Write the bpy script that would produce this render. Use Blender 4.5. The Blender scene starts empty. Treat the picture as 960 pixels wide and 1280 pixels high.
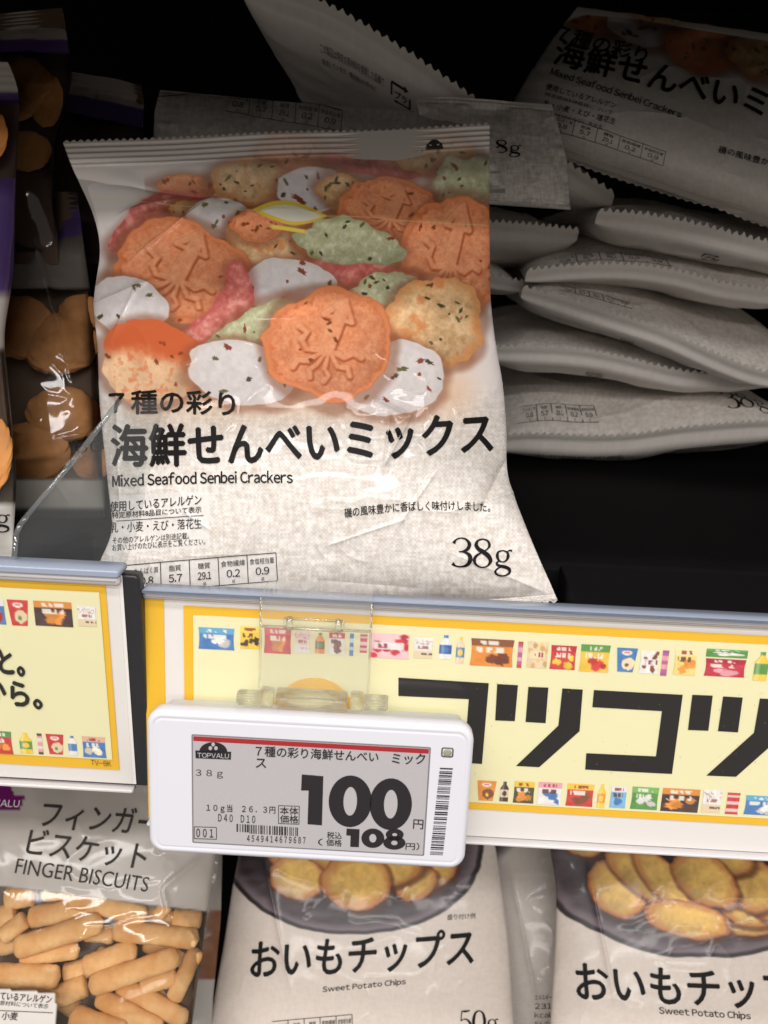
import bpy, bmesh, math, random
import numpy as np
from mathutils import Vector, Matrix

S = bpy.context.scene
COL = S.collection
rng = np.random.default_rng(7)

# ------------------------------------------------------------------ camera
FPX = 963.0                                  # focal length in units of a 960 x 1280 frame
CAM = np.array([0.0, 0.0, 0.095])            # deck top is z = 0, x along the shelf, y into it
YAW, PITCH, ROLL = math.radians(-1.0), math.radians(20.0), math.radians(2.5)
FW = np.array([math.sin(YAW) * math.cos(PITCH), math.cos(YAW) * math.cos(PITCH), -math.sin(PITCH)])
_rt = np.array([math.cos(YAW), -math.sin(YAW), 0.0])
_up = np.cross(_rt, FW)
RT = math.cos(ROLL) * _rt + math.sin(ROLL) * _up
UP = -math.sin(ROLL) * _rt + math.cos(ROLL) * _up
cd = bpy.data.cameras.new("camera")
cam = bpy.data.objects.new("camera", cd)
COL.objects.link(cam)
cam.matrix_world = Matrix(((RT[0], UP[0], -FW[0], CAM[0]), (RT[1], UP[1], -FW[1], CAM[1]),
                           (RT[2], UP[2], -FW[2], CAM[2]), (0, 0, 0, 1)))
cd.sensor_fit = 'VERTICAL'
cd.sensor_height = 36.0
cd.lens = 36.0 * FPX / 1280.0
cd.clip_start, cd.clip_end = 0.01, 60.0
cd.dof.use_dof = True
cd.dof.focus_distance = 0.224
cd.dof.aperture_fstop = 19.0
S.camera = cam

# ------------------------------------------------------------------ world, lamps, exposure
W = bpy.data.worlds.new("World")
S.world = W
W.use_nodes = True
W.node_tree.nodes["Background"].inputs[0].default_value = (1.0, 0.92, 0.84, 1)
W.node_tree.nodes["Background"].inputs[1].default_value = 0.40


def tube(name, y, z, power, x=0.0, sx=3.6, sy=0.16):
    l = bpy.data.lights.new(name, 'AREA')
    l.shape = 'RECTANGLE'
    l.size, l.size_y = sx, sy
    l.energy = power
    l.color = (1.0, 0.968, 0.942)
    o = bpy.data.objects.new(name, l)
    COL.objects.link(o)
    o.location = (x, y, z)
    d = Vector((0, 0.2, 0)) - Vector((0, y, z))
    o.rotation_euler = d.to_track_quat('-Z', 'Y').to_euler()
    return o


tube("ceiling_light", -0.55, 1.9, 36)
tube("ceiling_light", -1.5, 1.9, 35)
tube("ceiling_light", -2.9, 1.95, 40)
tube("ceiling_light", -4.8, 2.0, 40)
S.view_settings.view_transform = 'Standard'
S.view_settings.look = 'None'
S.view_settings.exposure = 0.0
S.view_settings.gamma = 1.0
S.render.engine = 'CYCLES'
S.cycles.max_bounces = 10
S.cycles.transparent_max_bounces = 24
S.cycles.use_denoising = True


# ------------------------------------------------------------------ tagging and linking
def tag(o, label=None, cat=None, group=None, kind=None):
    for k, v in (('label', label), ('category', cat), ('group', group), ('kind', kind)):
        if v:
            o[k] = v
    return o


def thing(name, label, cat, loc=(0, 0, 0), group=None):
    o = bpy.data.objects.new(name, None)
    o.empty_display_size = 0.01
    o.location = loc
    COL.objects.link(o)
    return tag(o, label, cat, group)


def link(name, me, mats, parent=None):
    for m in (mats if isinstance(mats, (list, tuple)) else [mats]):
        me.materials.append(m)
    o = bpy.data.objects.new(name, me)
    COL.objects.link(o)
    if parent is not None:
        o.parent = parent
        loc = Vector(parent.location)
        q = parent.parent
        while q is not None:
            loc += Vector(q.location)
            q = q.parent
        o.matrix_parent_inverse = Matrix.Translation(-loc)
    return o


# ------------------------------------------------------------------ colour, noise
def lin(c):
    c = np.asarray(c, float)
    if c.max() > 1.5:
        c = c / 255.0
    return np.where(c <= 0.04045, c / 12.92, ((c + 0.055) / 1.055) ** 2.4)


def _hash(ix, iy, seed):
    n = (ix.astype(np.int64) * 374761393 + iy.astype(np.int64) * 668265263 + seed * 1274126177) & 0x7fffffff
    n = ((n ^ (n >> 13)) * 1274126177) & 0x7fffffff
    n = (n ^ (n >> 16)) & 0xffff
    return n / 65535.0


def noise(x, y, seed=0):
    x, y = np.asarray(x, float), np.asarray(y, float)
    ix, iy = np.floor(x), np.floor(y)
    fx, fy = x - ix, y - iy
    fx, fy = fx * fx * (3 - 2 * fx), fy * fy * (3 - 2 * fy)
    ix, iy = ix.astype(np.int64), iy.astype(np.int64)
    a, b = _hash(ix, iy, seed), _hash(ix + 1, iy, seed)
    c, d = _hash(ix, iy + 1, seed), _hash(ix + 1, iy + 1, seed)
    return (a * (1 - fx) + b * fx) * (1 - fy) + (c * (1 - fx) + d * fx) * fy


def fbm(x, y, seed=0, oct=4):
    r, a, t = 0.0, 1.0, 0.0
    for k in range(oct):
        r = r + a * noise(x * 2 ** k, y * 2 ** k, seed + 17 * k)
        t += a
        a *= 0.5
    return r / t


def ss(a, b, x):
    t = np.clip((x - a) / (b - a), 0, 1)
    return t * t * (3 - 2 * t)


# ------------------------------------------------------------------ materials
def pmat(name, col, rough=0.5, spec=0.5, metal=0.0, noise_amt=0.0, nscale=200.0, bump=0.0, coat=0.0):
    m = bpy.data.materials.new(name)
    m.use_nodes = True
    nt = m.node_tree
    b = nt.nodes['Principled BSDF']
    c = tuple(float(v) for v in lin(col)) + (1,)
    b.inputs['Base Color'].default_value = c
    b.inputs['Roughness'].default_value = rough
    b.inputs['Specular IOR Level'].default_value = spec
    b.inputs['Metallic'].default_value = metal
    b.inputs['Coat Weight'].default_value = coat
    b.inputs['Coat Roughness'].default_value = 0.08
    if noise_amt or bump:
        tc = nt.nodes.new('ShaderNodeTexCoord')
        nz = nt.nodes.new('ShaderNodeTexNoise')
        nz.inputs['Scale'].default_value = nscale
        nz.inputs['Detail'].default_value = 6
        nt.links.new(tc.outputs['Object'], nz.inputs['Vector'])
        if noise_amt:
            mp = nt.nodes.new('ShaderNodeMapRange')
            mp.inputs[3].default_value = 1 - noise_amt
            mp.inputs[4].default_value = 1 + noise_amt
            nt.links.new(nz.outputs['Fac'], mp.inputs[0])
            vm = nt.nodes.new('ShaderNodeVectorMath')
            vm.operation = 'SCALE'
            vm.inputs[0].default_value = c[:3]
            nt.links.new(mp.outputs[0], vm.inputs['Scale'])
            nt.links.new(vm.outputs[0], b.inputs['Base Color'])
            nt.links.new(nz.outputs['Fac'], mp.inputs[0])
        if bump:
            bp = nt.nodes.new('ShaderNodeBump')
            bp.inputs['Strength'].default_value = bump
            bp.inputs['Distance'].default_value = 0.0004
            nt.links.new(nz.outputs['Fac'], bp.inputs['Height'])
            nt.links.new(bp.outputs['Normal'], b.inputs['Normal'])
    return m


def print_mat(name, rough=0.35, spec=0.5, coat=0.0, coat_rough=0.06, film=False, crinkle=0.0, cscale=60.0):
    """colour from the printed sheet (attribute 'print'); where film is set, its alpha is the ink's cover on clear film"""
    m = bpy.data.materials.new(name)
    m.use_nodes = True
    nt = m.node_tree
    b = nt.nodes['Principled BSDF']
    at = nt.nodes.new('ShaderNodeAttribute')
    at.attribute_name = 'print'
    nt.links.new(at.outputs['Color'], b.inputs['Base Color'])
    b.inputs['Roughness'].default_value = rough
    b.inputs['Specular IOR Level'].default_value = spec
    b.inputs['Coat Weight'].default_value = coat
    b.inputs['Coat Roughness'].default_value = coat_rough
    bp = None
    if crinkle:
        tc = nt.nodes.new('ShaderNodeTexCoord')
        n1 = nt.nodes.new('ShaderNodeTexNoise')
        n1.inputs['Scale'].default_value = cscale
        n1.inputs['Detail'].default_value = 3
        n1.inputs['Distortion'].default_value = 1.2
        nt.links.new(tc.outputs['Object'], n1.inputs['Vector'])
        bp = nt.nodes.new('ShaderNodeBump')
        bp.inputs['Strength'].default_value = crinkle
        bp.inputs['Distance'].default_value = 0.002
        nt.links.new(n1.outputs['Fac'], bp.inputs['Height'])
        nt.links.new(bp.outputs['Normal'], b.inputs['Normal'])
        nt.links.new(bp.outputs['Normal'], b.inputs['Coat Normal'])
    if film:
        tr = nt.nodes.new('ShaderNodeBsdfTransparent')
        gl = nt.nodes.new('ShaderNodeBsdfGlossy')
        gl.inputs['Roughness'].default_value = 0.06
        fr = nt.nodes.new('ShaderNodeFresnel')
        fr.inputs['IOR'].default_value = 1.5
        if bp:
            nt.links.new(bp.outputs['Normal'], gl.inputs['Normal'])
            nt.links.new(bp.outputs['Normal'], fr.inputs['Normal'])
        m1 = nt.nodes.new('ShaderNodeMixShader')
        nt.links.new(fr.outputs[0], m1.inputs[0])
        nt.links.new(tr.outputs[0], m1.inputs[1])
        nt.links.new(gl.outputs[0], m1.inputs[2])
        m2 = nt.nodes.new('ShaderNodeMixShader')
        nt.links.new(at.outputs['Alpha'], m2.inputs[0])
        nt.links.new(m1.outputs[0], m2.inputs[1])
        nt.links.new(b.outputs[0], m2.inputs[2])
        nt.links.new(m2.outputs[0], nt.nodes['Material Output'].inputs['Surface'])
    return m


def clear_mat(name, tint=(0.97, 0.98, 0.98), rough=0.03, refl=1.0, haze=0.0):
    m = bpy.data.materials.new(name)
    m.use_nodes = True
    nt = m.node_tree
    nt.nodes.remove(nt.nodes['Principled BSDF'])
    tr = nt.nodes.new('ShaderNodeBsdfTransparent')
    tr.inputs['Color'].default_value = tint + (1,)
    gl = nt.nodes.new('ShaderNodeBsdfGlossy')
    gl.inputs['Roughness'].default_value = rough
    fr = nt.nodes.new('ShaderNodeFresnel')
    fr.inputs['IOR'].default_value = 1.49
    mu = nt.nodes.new('ShaderNodeMath')
    mu.operation = 'MULTIPLY'
    mu.inputs[1].default_value = refl
    ge = nt.nodes.new('ShaderNodeNewGeometry')
    iv = nt.nodes.new('ShaderNodeMath')
    iv.operation = 'MULTIPLY_ADD'          # a face seen from inside the plastic adds no second reflection
    iv.inputs[1].default_value, iv.inputs[2].default_value = -1.0, 1.0
    nt.links.new(ge.outputs['Backfacing'], iv.inputs[0])
    m0 = nt.nodes.new('ShaderNodeMath')
    m0.operation = 'MULTIPLY'
    nt.links.new(fr.outputs[0], m0.inputs[0])
    nt.links.new(iv.outputs[0], m0.inputs[1])
    nt.links.new(m0.outputs[0], mu.inputs[0])
    mx = nt.nodes.new('ShaderNodeMixShader')
    nt.links.new(mu.outputs[0], mx.inputs[0])
    nt.links.new(tr.outputs[0], mx.inputs[1])
    nt.links.new(gl.outputs[0], mx.inputs[2])
    out = mx
    if haze:
        df = nt.nodes.new('ShaderNodeBsdfDiffuse')
        df.inputs['Color'].default_value = (0.75, 0.76, 0.78, 1)
        m3 = nt.nodes.new('ShaderNodeMixShader')
        m3.inputs[0].default_value = haze
        nt.links.new(mx.outputs[0], m3.inputs[1])
        nt.links.new(df.outputs[0], m3.inputs[2])
        out = m3
    nt.links.new(out.outputs[0], nt.nodes['Material Output'].inputs['Surface'])
    return m


M_INK = pmat("black_ink", (26, 24, 24), 0.5, 0.12)
M_INK_SOFT = pmat("grey_ink", (58, 52, 50), 0.5, 0.15)
M_RULE = pmat("thin_rule_ink", (70, 64, 62), 0.4, 0.4)
M_WHITE_INK = pmat("white_ink", (235, 233, 230), 0.5, 0.3)


# ------------------------------------------------------------------ mesh helpers
def mesh_from(name, verts, faces, smooth=False, cols=None, mat_idx=None):
    me = bpy.data.meshes.new(name)
    verts = np.asarray(verts, np.float32)
    if isinstance(faces, np.ndarray):
        n, k = faces.shape
        me.vertices.add(len(verts))
        me.vertices.foreach_set('co', verts.ravel())
        me.loops.add(n * k)
        me.loops.foreach_set('vertex_index', faces.astype(np.int32).ravel())
        me.polygons.add(n)
        me.polygons.foreach_set('loop_start', np.arange(0, n * k, k, dtype=np.int32))
        me.polygons.foreach_set('loop_total', np.full(n, k, dtype=np.int32))
        me.update(calc_edges=True)
    else:
        me.from_pydata([tuple(map(float, v)) for v in verts], [], [tuple(map(int, f)) for f in faces])
        me.update()
    me.polygons.foreach_set('use_smooth', np.full(len(me.polygons), smooth))
    if cols is not None:
        c = np.ones((len(verts), 4), np.float32)
        c[:, :cols.shape[1]] = cols
        a = me.color_attributes.new('print', 'FLOAT_COLOR', 'POINT')
        a.data.foreach_set('color', c.ravel())
    if mat_idx is not None:
        me.polygons.foreach_set('material_index', np.asarray(mat_idx, np.int32))
    return me


def grid_faces(nv, nu, off=0, flip=False):
    i = np.arange(nv - 1)[:, None] * nu + np.arange(nu - 1)[None, :]
    i = i.ravel() + off
    f = np.stack([i, i + nu, i + nu + 1, i + 1], 1)
    return f[:, ::-1] if flip else f


def bm_to(name, bm, mats, parent=None, smooth=False):
    me = bpy.data.meshes.new(name)
    bm.to_mesh(me)
    bm.free()
    me.polygons.foreach_set('use_smooth', np.full(len(me.polygons), smooth))
    return link(name, me, mats, parent)


def bm_box(bm, lo, hi, bevel=0.0, M=None, seg=2):
    r = bmesh.ops.create_cube(bm, size=1.0)
    vs = r['verts']
    for v in vs:
        v.co = Vector([lo[k] + (v.co[k] + 0.5) * (hi[k] - lo[k]) for k in range(3)])
    if bevel:
        es = list({e for v in vs for e in v.link_edges})
        g = bmesh.ops.bevel(bm, geom=es, offset=bevel, segments=seg, affect='EDGES', profile=0.5)
        vs = list({v for f in g['faces'] for v in f.verts} | {v for v in vs if v.is_valid})
    if M is not None:
        bmesh.ops.transform(bm, matrix=M, verts=[v for v in vs if v.is_valid])
    return vs


def ray(s, t):
    s, t = np.asarray(s, float), np.asarray(t, float)
    return FW + ((s - 480) / FPX)[..., None] * RT - ((t - 640) / FPX)[..., None] * UP


def at_depth(s, t, z):
    return CAM + z * ray(s, t)


def at_y(s, t, y):
    d = ray(s, t)
    return CAM + d * ((y - CAM[1]) / d[..., 1])[..., None]


# ------------------------------------------------------------------ printed sheets: a plane with its own layout grid
class Sheet:
    """flat plane in space; (s, t) is the layout grid of what is printed on it, (a, b) metres in the plane"""
    def __init__(self, O, lean, h0=0.0, spin=0.0, yaw=0.0):
        # lean: degrees the top leans away from upright; spin: turn in the plane; yaw: turn about the vertical
        ex = np.array([math.cos(math.radians(yaw)), math.sin(math.radians(yaw)), 0.0])
        back = np.array([-ex[1], ex[0], 0.0])
        L = math.radians(lean)
        ey = math.sin(L) * back + math.cos(L) * np.array([0, 0, 1.0])
        c, s = math.cos(math.radians(spin)), math.sin(math.radians(spin))
        self.ex, self.ey = c * ex + s * ey, -s * ex + c * ey
        self.n = np.cross(self.ex, self.ey)
        self.O, self.h0 = np.asarray(O, float), h0

    def ab(self, s, t):
        d = ray(s, t)
        k = ((self.O + self.n * self.h0 - CAM) @ self.n) / (d @ self.n)
        P = CAM + d * k[..., None] - self.O
        return P @ self.ex, P @ self.ey

    def h(self, s, t):
        return np.zeros(np.shape(s))

    def P(self, s, t, off=0.0):
        a, b = self.ab(s, t)
        h = self.h(s, t) + off
        return self.O + a[..., None] * self.ex + b[..., None] * self.ey + h[..., None] * self.n

    def up_dir(self, s, t):
        p = self.O + self.n * self.h0
        a, b = Sheet.ab(self, np.array(s, float), np.array(t, float))
        q = p + a * self.ex + (b + 0.002) * self.ey - CAM
        z = q @ FW
        v = np.array([480 + FPX * (q @ RT) / z - s, 640 - FPX * (q @ UP) / z - t])
        return v / np.linalg.norm(v)


# ------------------------------------------------------------------ lettering
_tc = {}


def glyphs(body, bold=0.0, shear=0.0, res=3):
    key = (body, bold, shear, res)
    if key not in _tc:
        cu = bpy.data.curves.new('lettering', 'FONT')
        cu.body = body
        cu.size = 1
        cu.offset = bold
        cu.resolution_u = res
        cu.shear = shear
        o = bpy.data.objects.new('lettering', cu)
        COL.objects.link(o)
        dg = bpy.context.evaluated_depsgraph_get()
        me = bpy.data.meshes.new_from_object(o.evaluated_get(dg))
        v = np.empty(len(me.vertices) * 3, 'f')
        me.vertices.foreach_get('co', v)
        v = v.reshape(-1, 3)[:, :2].astype(float)
        f = [tuple(p.vertices) for p in me.polygons]
        bpy.data.objects.remove(o)
        bpy.data.curves.remove(cu)
        bpy.data.meshes.remove(me)
        _tc[key] = (v, f)
    return _tc[key]


_raw = glyphs


def glyphs(body, bold=0.0, shear=0.0, res=3):
    if shear or not all(32 <= ord(ch) < 127 for ch in body):
        return _raw(body, bold, shear, res)
    V, F, n, x = [], [], 0, 0.0
    for ch in body:
        if ch == ' ':
            x += .26
            continue
        v, f = _raw(chr(ord(ch) + 0xFEE0), bold, 0.0, res)
        v = v.copy()
        v[:, 0] += x - v[:, 0].min()
        x = v[:, 0].max() + (.075 if ch not in '.,' else .06)
        V.append(v)
        F += [tuple(i + n for i in q) for q in f]
        n += len(v)
    return np.vstack(V), F


def cut(v, f, nx, ny):
    """slice a flat mesh along a grid so that it can follow a curved surface"""
    bm = bmesh.new()
    bv = [bm.verts.new((p[0], p[1], 0)) for p in v]
    for q in f:
        try:
            bm.faces.new([bv[i] for i in q])
        except ValueError:
            pass
    lo, hi = v.min(0), v.max(0)
    for ax, n in ((0, nx), (1, ny)):
        for k in range(1, n):
            c = lo[ax] + (hi[ax] - lo[ax]) * k / n
            co = (c, 0, 0) if ax == 0 else (0, c, 0)
            no = (1, 0, 0) if ax == 0 else (0, 1, 0)
            bmesh.ops.bisect_plane(bm, geom=bm.verts[:] + bm.edges[:] + bm.faces[:], plane_co=co, plane_no=no, dist=1e-6)
    bm.verts.index_update()
    v2 = np.array([w.co[:2] for w in bm.verts])
    f2 = [tuple(w.index for w in q.verts) for q in bm.faces]
    bm.free()
    return v2, f2


class Ink:
    """collects flat marks in layout units and lays them on a surface as one mesh"""
    def __init__(self, sheet, off=0.00012, cell=0.0):
        self.sh, self.off, self.cell = sheet, off, cell
        self.v, self.f, self.m, self.z = [], [], [], []
        self.n = 0

    def add(self, v, f, mi=0, z=0.0):
        v = np.asarray(v, float)
        self.v.append(v)
        self.z.append(np.full(len(v), z))
        self.f += [tuple(i + self.n for i in q) for q in f]
        self.m += [mi] * len(f)
        self.n += len(v)

    def text(self, body, p0, p1, H, bold=0.0, shear=0.0, mi=0, up=None, bend=0.0, res=3):
        """ink box: bottom left at p0, bottom right at p1, height H"""
        v, f = glyphs(body, 0.0, shear, res)
        lo, hi = v.min(0), v.max(0)
        p0, p1 = np.array(p0, float), np.array(p1, float)
        L = np.linalg.norm(p1 - p0)
        if self.cell:
            v, f = cut(v, f, max(1, int(L / self.cell)), max(1, int(H / self.cell)))
        q = (v - lo) / (hi - lo)
        if up is None:
            up = self.sh.up_dir(*((p0 + p1) / 2)) if hasattr(self.sh, 'up_dir') else np.array([0, -1.0])
        w = p0 + q[:, :1] * (p1 - p0) + q[:, 1:] * H * np.asarray(up)
        w[:, 1] += bend * 4 * q[:, 0] * (1 - q[:, 0])
        # heavier strokes: the same letters laid again a hair to each side
        k = bold * H / (hi[1] - lo[1])
        for j, (dx, dy) in enumerate(((0, 0), (-k, 0), (k, 0), (0, -k), (0, k)) if bold > .005 else ((0, 0),)):
            self.add(w + np.array([dx, dy]), f, mi, 0.000012 * j)

    def poly(self, pts, mi=0):
        pts = np.asarray(pts, float)
        if len(pts) == 4:
            self.add(pts, [(0, 1, 2, 3)], mi)
            return
        from mathutils.geometry import tessellate_polygon
        tris = tessellate_polygon([[Vector((p[0], p[1], 0)) for p in pts]])
        self.add(pts, [tuple(t) for t in tris], mi)

    def line(self, p0, p1, w, mi=0, n=None):
        p0, p1 = np.array(p0, float), np.array(p1, float)
        L = np.linalg.norm(p1 - p0)
        n = n or (max(1, int(L / self.cell)) if self.cell else 1)
        d = (p1 - p0) / L
        q = np.array([-d[1], d[0]]) * w / 2
        k = np.linspace(0, 1, n + 1)[:, None]
        a, b = p0 + k * (p1 - p0) + q, p0 + k * (p1 - p0) - q
        v = np.concatenate([a, b])
        self.add(v, [(i, i + 1, n + 2 + i, n + 1 + i) for i in range(n)], mi)

    def box(self, c, w, mi=0):
        for i in range(4):
            self.line(c[i], c[(i + 1) % 4], w, mi)

    def stroke(self, pts, widths, mi=0, sub=6):
        """pen stroke of changing width through pts (Catmull-Rom)"""
        p = np.asarray(pts, float)
        w = np.asarray(widths, float)
        q = np.vstack([2 * p[0] - p[1], p, 2 * p[-1] - p[-2]])
        out, ww = [], []
        for i in range(len(p) - 1):
            for k in range(sub):
                t = k / sub
                a, b, c, d = q[i], q[i + 1], q[i + 2], q[i + 3]
                out.append(0.5 * (2 * b + (c - a) * t + (2 * a - 5 * b + 4 * c - d) * t * t + (3 * b - a - 3 * c + d) * t ** 3))
                ww.append(w[i] + (w[i + 1] - w[i]) * t)
        out.append(p[-1])
        ww.append(w[-1])
        out, ww = np.array(out), np.array(ww)[:, None]
        g = np.gradient(out, axis=0)
        g /= np.linalg.norm(g, axis=1)[:, None] + 1e-9
        nrm = np.stack([-g[:, 1], g[:, 0]], 1)
        n = len(out)
        v = np.vstack([out + nrm * ww / 2, out - nrm * ww / 2])
        self.add(v, [(i, i + 1, n + i + 1, n + i) for i in range(n - 1)], mi)

    def ring(self, c, rx, ry, ix, iy, mi=0, n=40, a0=0, a1=360, rot=0.0):
        th = np.radians(np.linspace(a0, a1, n + 1))
        cr, sr = math.cos(rot), math.sin(rot)
        def el(x, y):
            X, Y = x * np.cos(th), y * np.sin(th)
            return np.stack([c[0] + cr * X - sr * Y, c[1] + sr * X + cr * Y], 1)
        v = np.vstack([el(rx, ry), el(ix, iy)])
        self.add(v, [(i, i + 1, n + 2 + i, n + 1 + i) for i in range(n)], mi)

    def build(self, name, mats, parent):
        v = np.vstack(self.v)
        P = self.sh.P(v[:, 0], v[:, 1], self.off + np.concatenate(self.z))
        me = mesh_from(name, P, self.f, mat_idx=self.m)
        return link(name, me, mats, parent)


def serif_weight(ink, x0, y0, x1, y1, H, text):
    """old-style numerals of thick and thin strokes: 3 8 g and 5 0 g; the baseline runs from (x0,y0) to (x1,y1)"""
    A = {
        '3': [([(.08, .80), (.16, .92), (.32, .99), (.52, .96), (.66, .80), (.60, .62), (.42, .53), (.28, .52)], [.13, .06, .045, .06, .13, .12, .06, .04]),
              ([(.28, .52), (.48, .51), (.66, .42), (.71, .26), (.62, .08), (.40, .0), (.18, .02), (.06, .10)], [.04, .07, .13, .16, .12, .055, .06, .13])],
        '8': [([(.38, .99), (.20, .93), (.13, .78), (.22, .64), (.42, .53), (.60, .40), (.68, .24), (.58, .07), (.38, .0), (.18, .06), (.08, .22), (.14, .38), (.34, .52), (.54, .64), (.62, .78), (.55, .93), (.38, .99)],
               [.05, .07, .13, .14, .16, .16, .13, .06, .045, .06, .12, .10, .05, .05, .10, .07, .05])],
        '5': [([(.66, 1.0), (.40, .96), (.20, .96)], [.05, .11, .06]), ([(.20, .98), (.17, .75), (.15, .54)], [.05, .05, .05]),
              ([(.15, .54), (.30, .62), (.50, .60), (.66, .46), (.70, .28), (.62, .09), (.42, .0), (.20, .02), (.08, .12)], [.04, .05, .08, .13, .16, .12, .055, .06, .13])],
        '0': [([(.40, 1.0), (.20, .90), (.10, .66), (.09, .40), (.18, .12), (.40, .0), (.62, .12), (.71, .40), (.70, .66), (.60, .90), (.40, 1.0)],
               [.05, .10, .15, .15, .10, .05, .10, .15, .15, .10, .05])],
        'g': [([(.34, .62), (.18, .56), (.14, .42), (.20, .28), (.34, .22), (.48, .28), (.54, .42), (.50, .56), (.34, .62)], [.04, .07, .11, .07, .04, .07, .11, .07, .04]),
              ([(.50, .56), (.58, .63), (.68, .62)], [.04, .05, .08]),
              ([(.22, .26), (.13, .17), (.20, .09), (.44, .05), (.60, -.02), (.60, -.16), (.40, -.26), (.18, -.24), (.08, -.13), (.18, -.01), (.30, .04)], [.05, .07, .10, .12, .12, .08, .05, .06, .08, .06, .04])],
    }
    adv = {'3': .78, '8': .78, '5': .78, '0': .80, 'g': .66}
    tot = sum(adv[c] for c in text)
    p0, p1 = np.array([x0, y0], float), np.array([x1, y1], float)
    ex = (p1 - p0) / tot
    up = np.array([ex[1], -ex[0]])
    up = up / np.linalg.norm(up) * H
    k = 0.0
    for c in text:
        for pts, w in A[c]:
            q = np.array(pts)
            ink.stroke(p0 + (k + q[:, :1]) * ex + q[:, 1:] * up, np.array(w) * (np.linalg.norm(ex) * .75 + H * .28))
        k += adv[c]


def nutrition_table(ink, c, cells, lw=0.9, mi=0, th=0.30, nums=None):
    """ruled table of five cells; c = four corners of the table, clockwise from top left"""
    c = [np.array(p, float) for p in c]
    def q(u, v):
        return (c[0] * (1 - u) + c[1] * u) * (1 - v) + (c[3] * (1 - u) + c[2] * u) * v
    n = len(cells)
    ink.line(q(0, 0), q(1, 0), lw, mi)
    ink.line(q(0, 1), q(1, 1), lw, mi)
    for k in range(1, n + 1):
        ink.line(q(k / n, 0), q(k / n, 1), lw, mi)
    hgt = np.linalg.norm(c[3] - c[0])
    for k, (a, b) in enumerate(cells):
        if a:
            wd = min(.42, .105 * len(a))
            ink.text(a, q((k + .5 - wd) / n, .36), q((k + .5 + wd) / n, .36), hgt * .22, 0, mi=mi)
        if b:
            ink.text(b, q((k + .27) / n, .74), q((k + .73) / n, .74), hgt * .27, .006, mi=mi)
        ink.text('g', q((k + .45) / n, .95), q((k + .55) / n, .95), hgt * .12, mi=mi)


CELLS = [('たんぱく質', '0.8'), ('脂質', '5.7'), ('糖質', '29.1'), ('食物繊維', '0.2'), ('食塩相当量', '0.9')]


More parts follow.
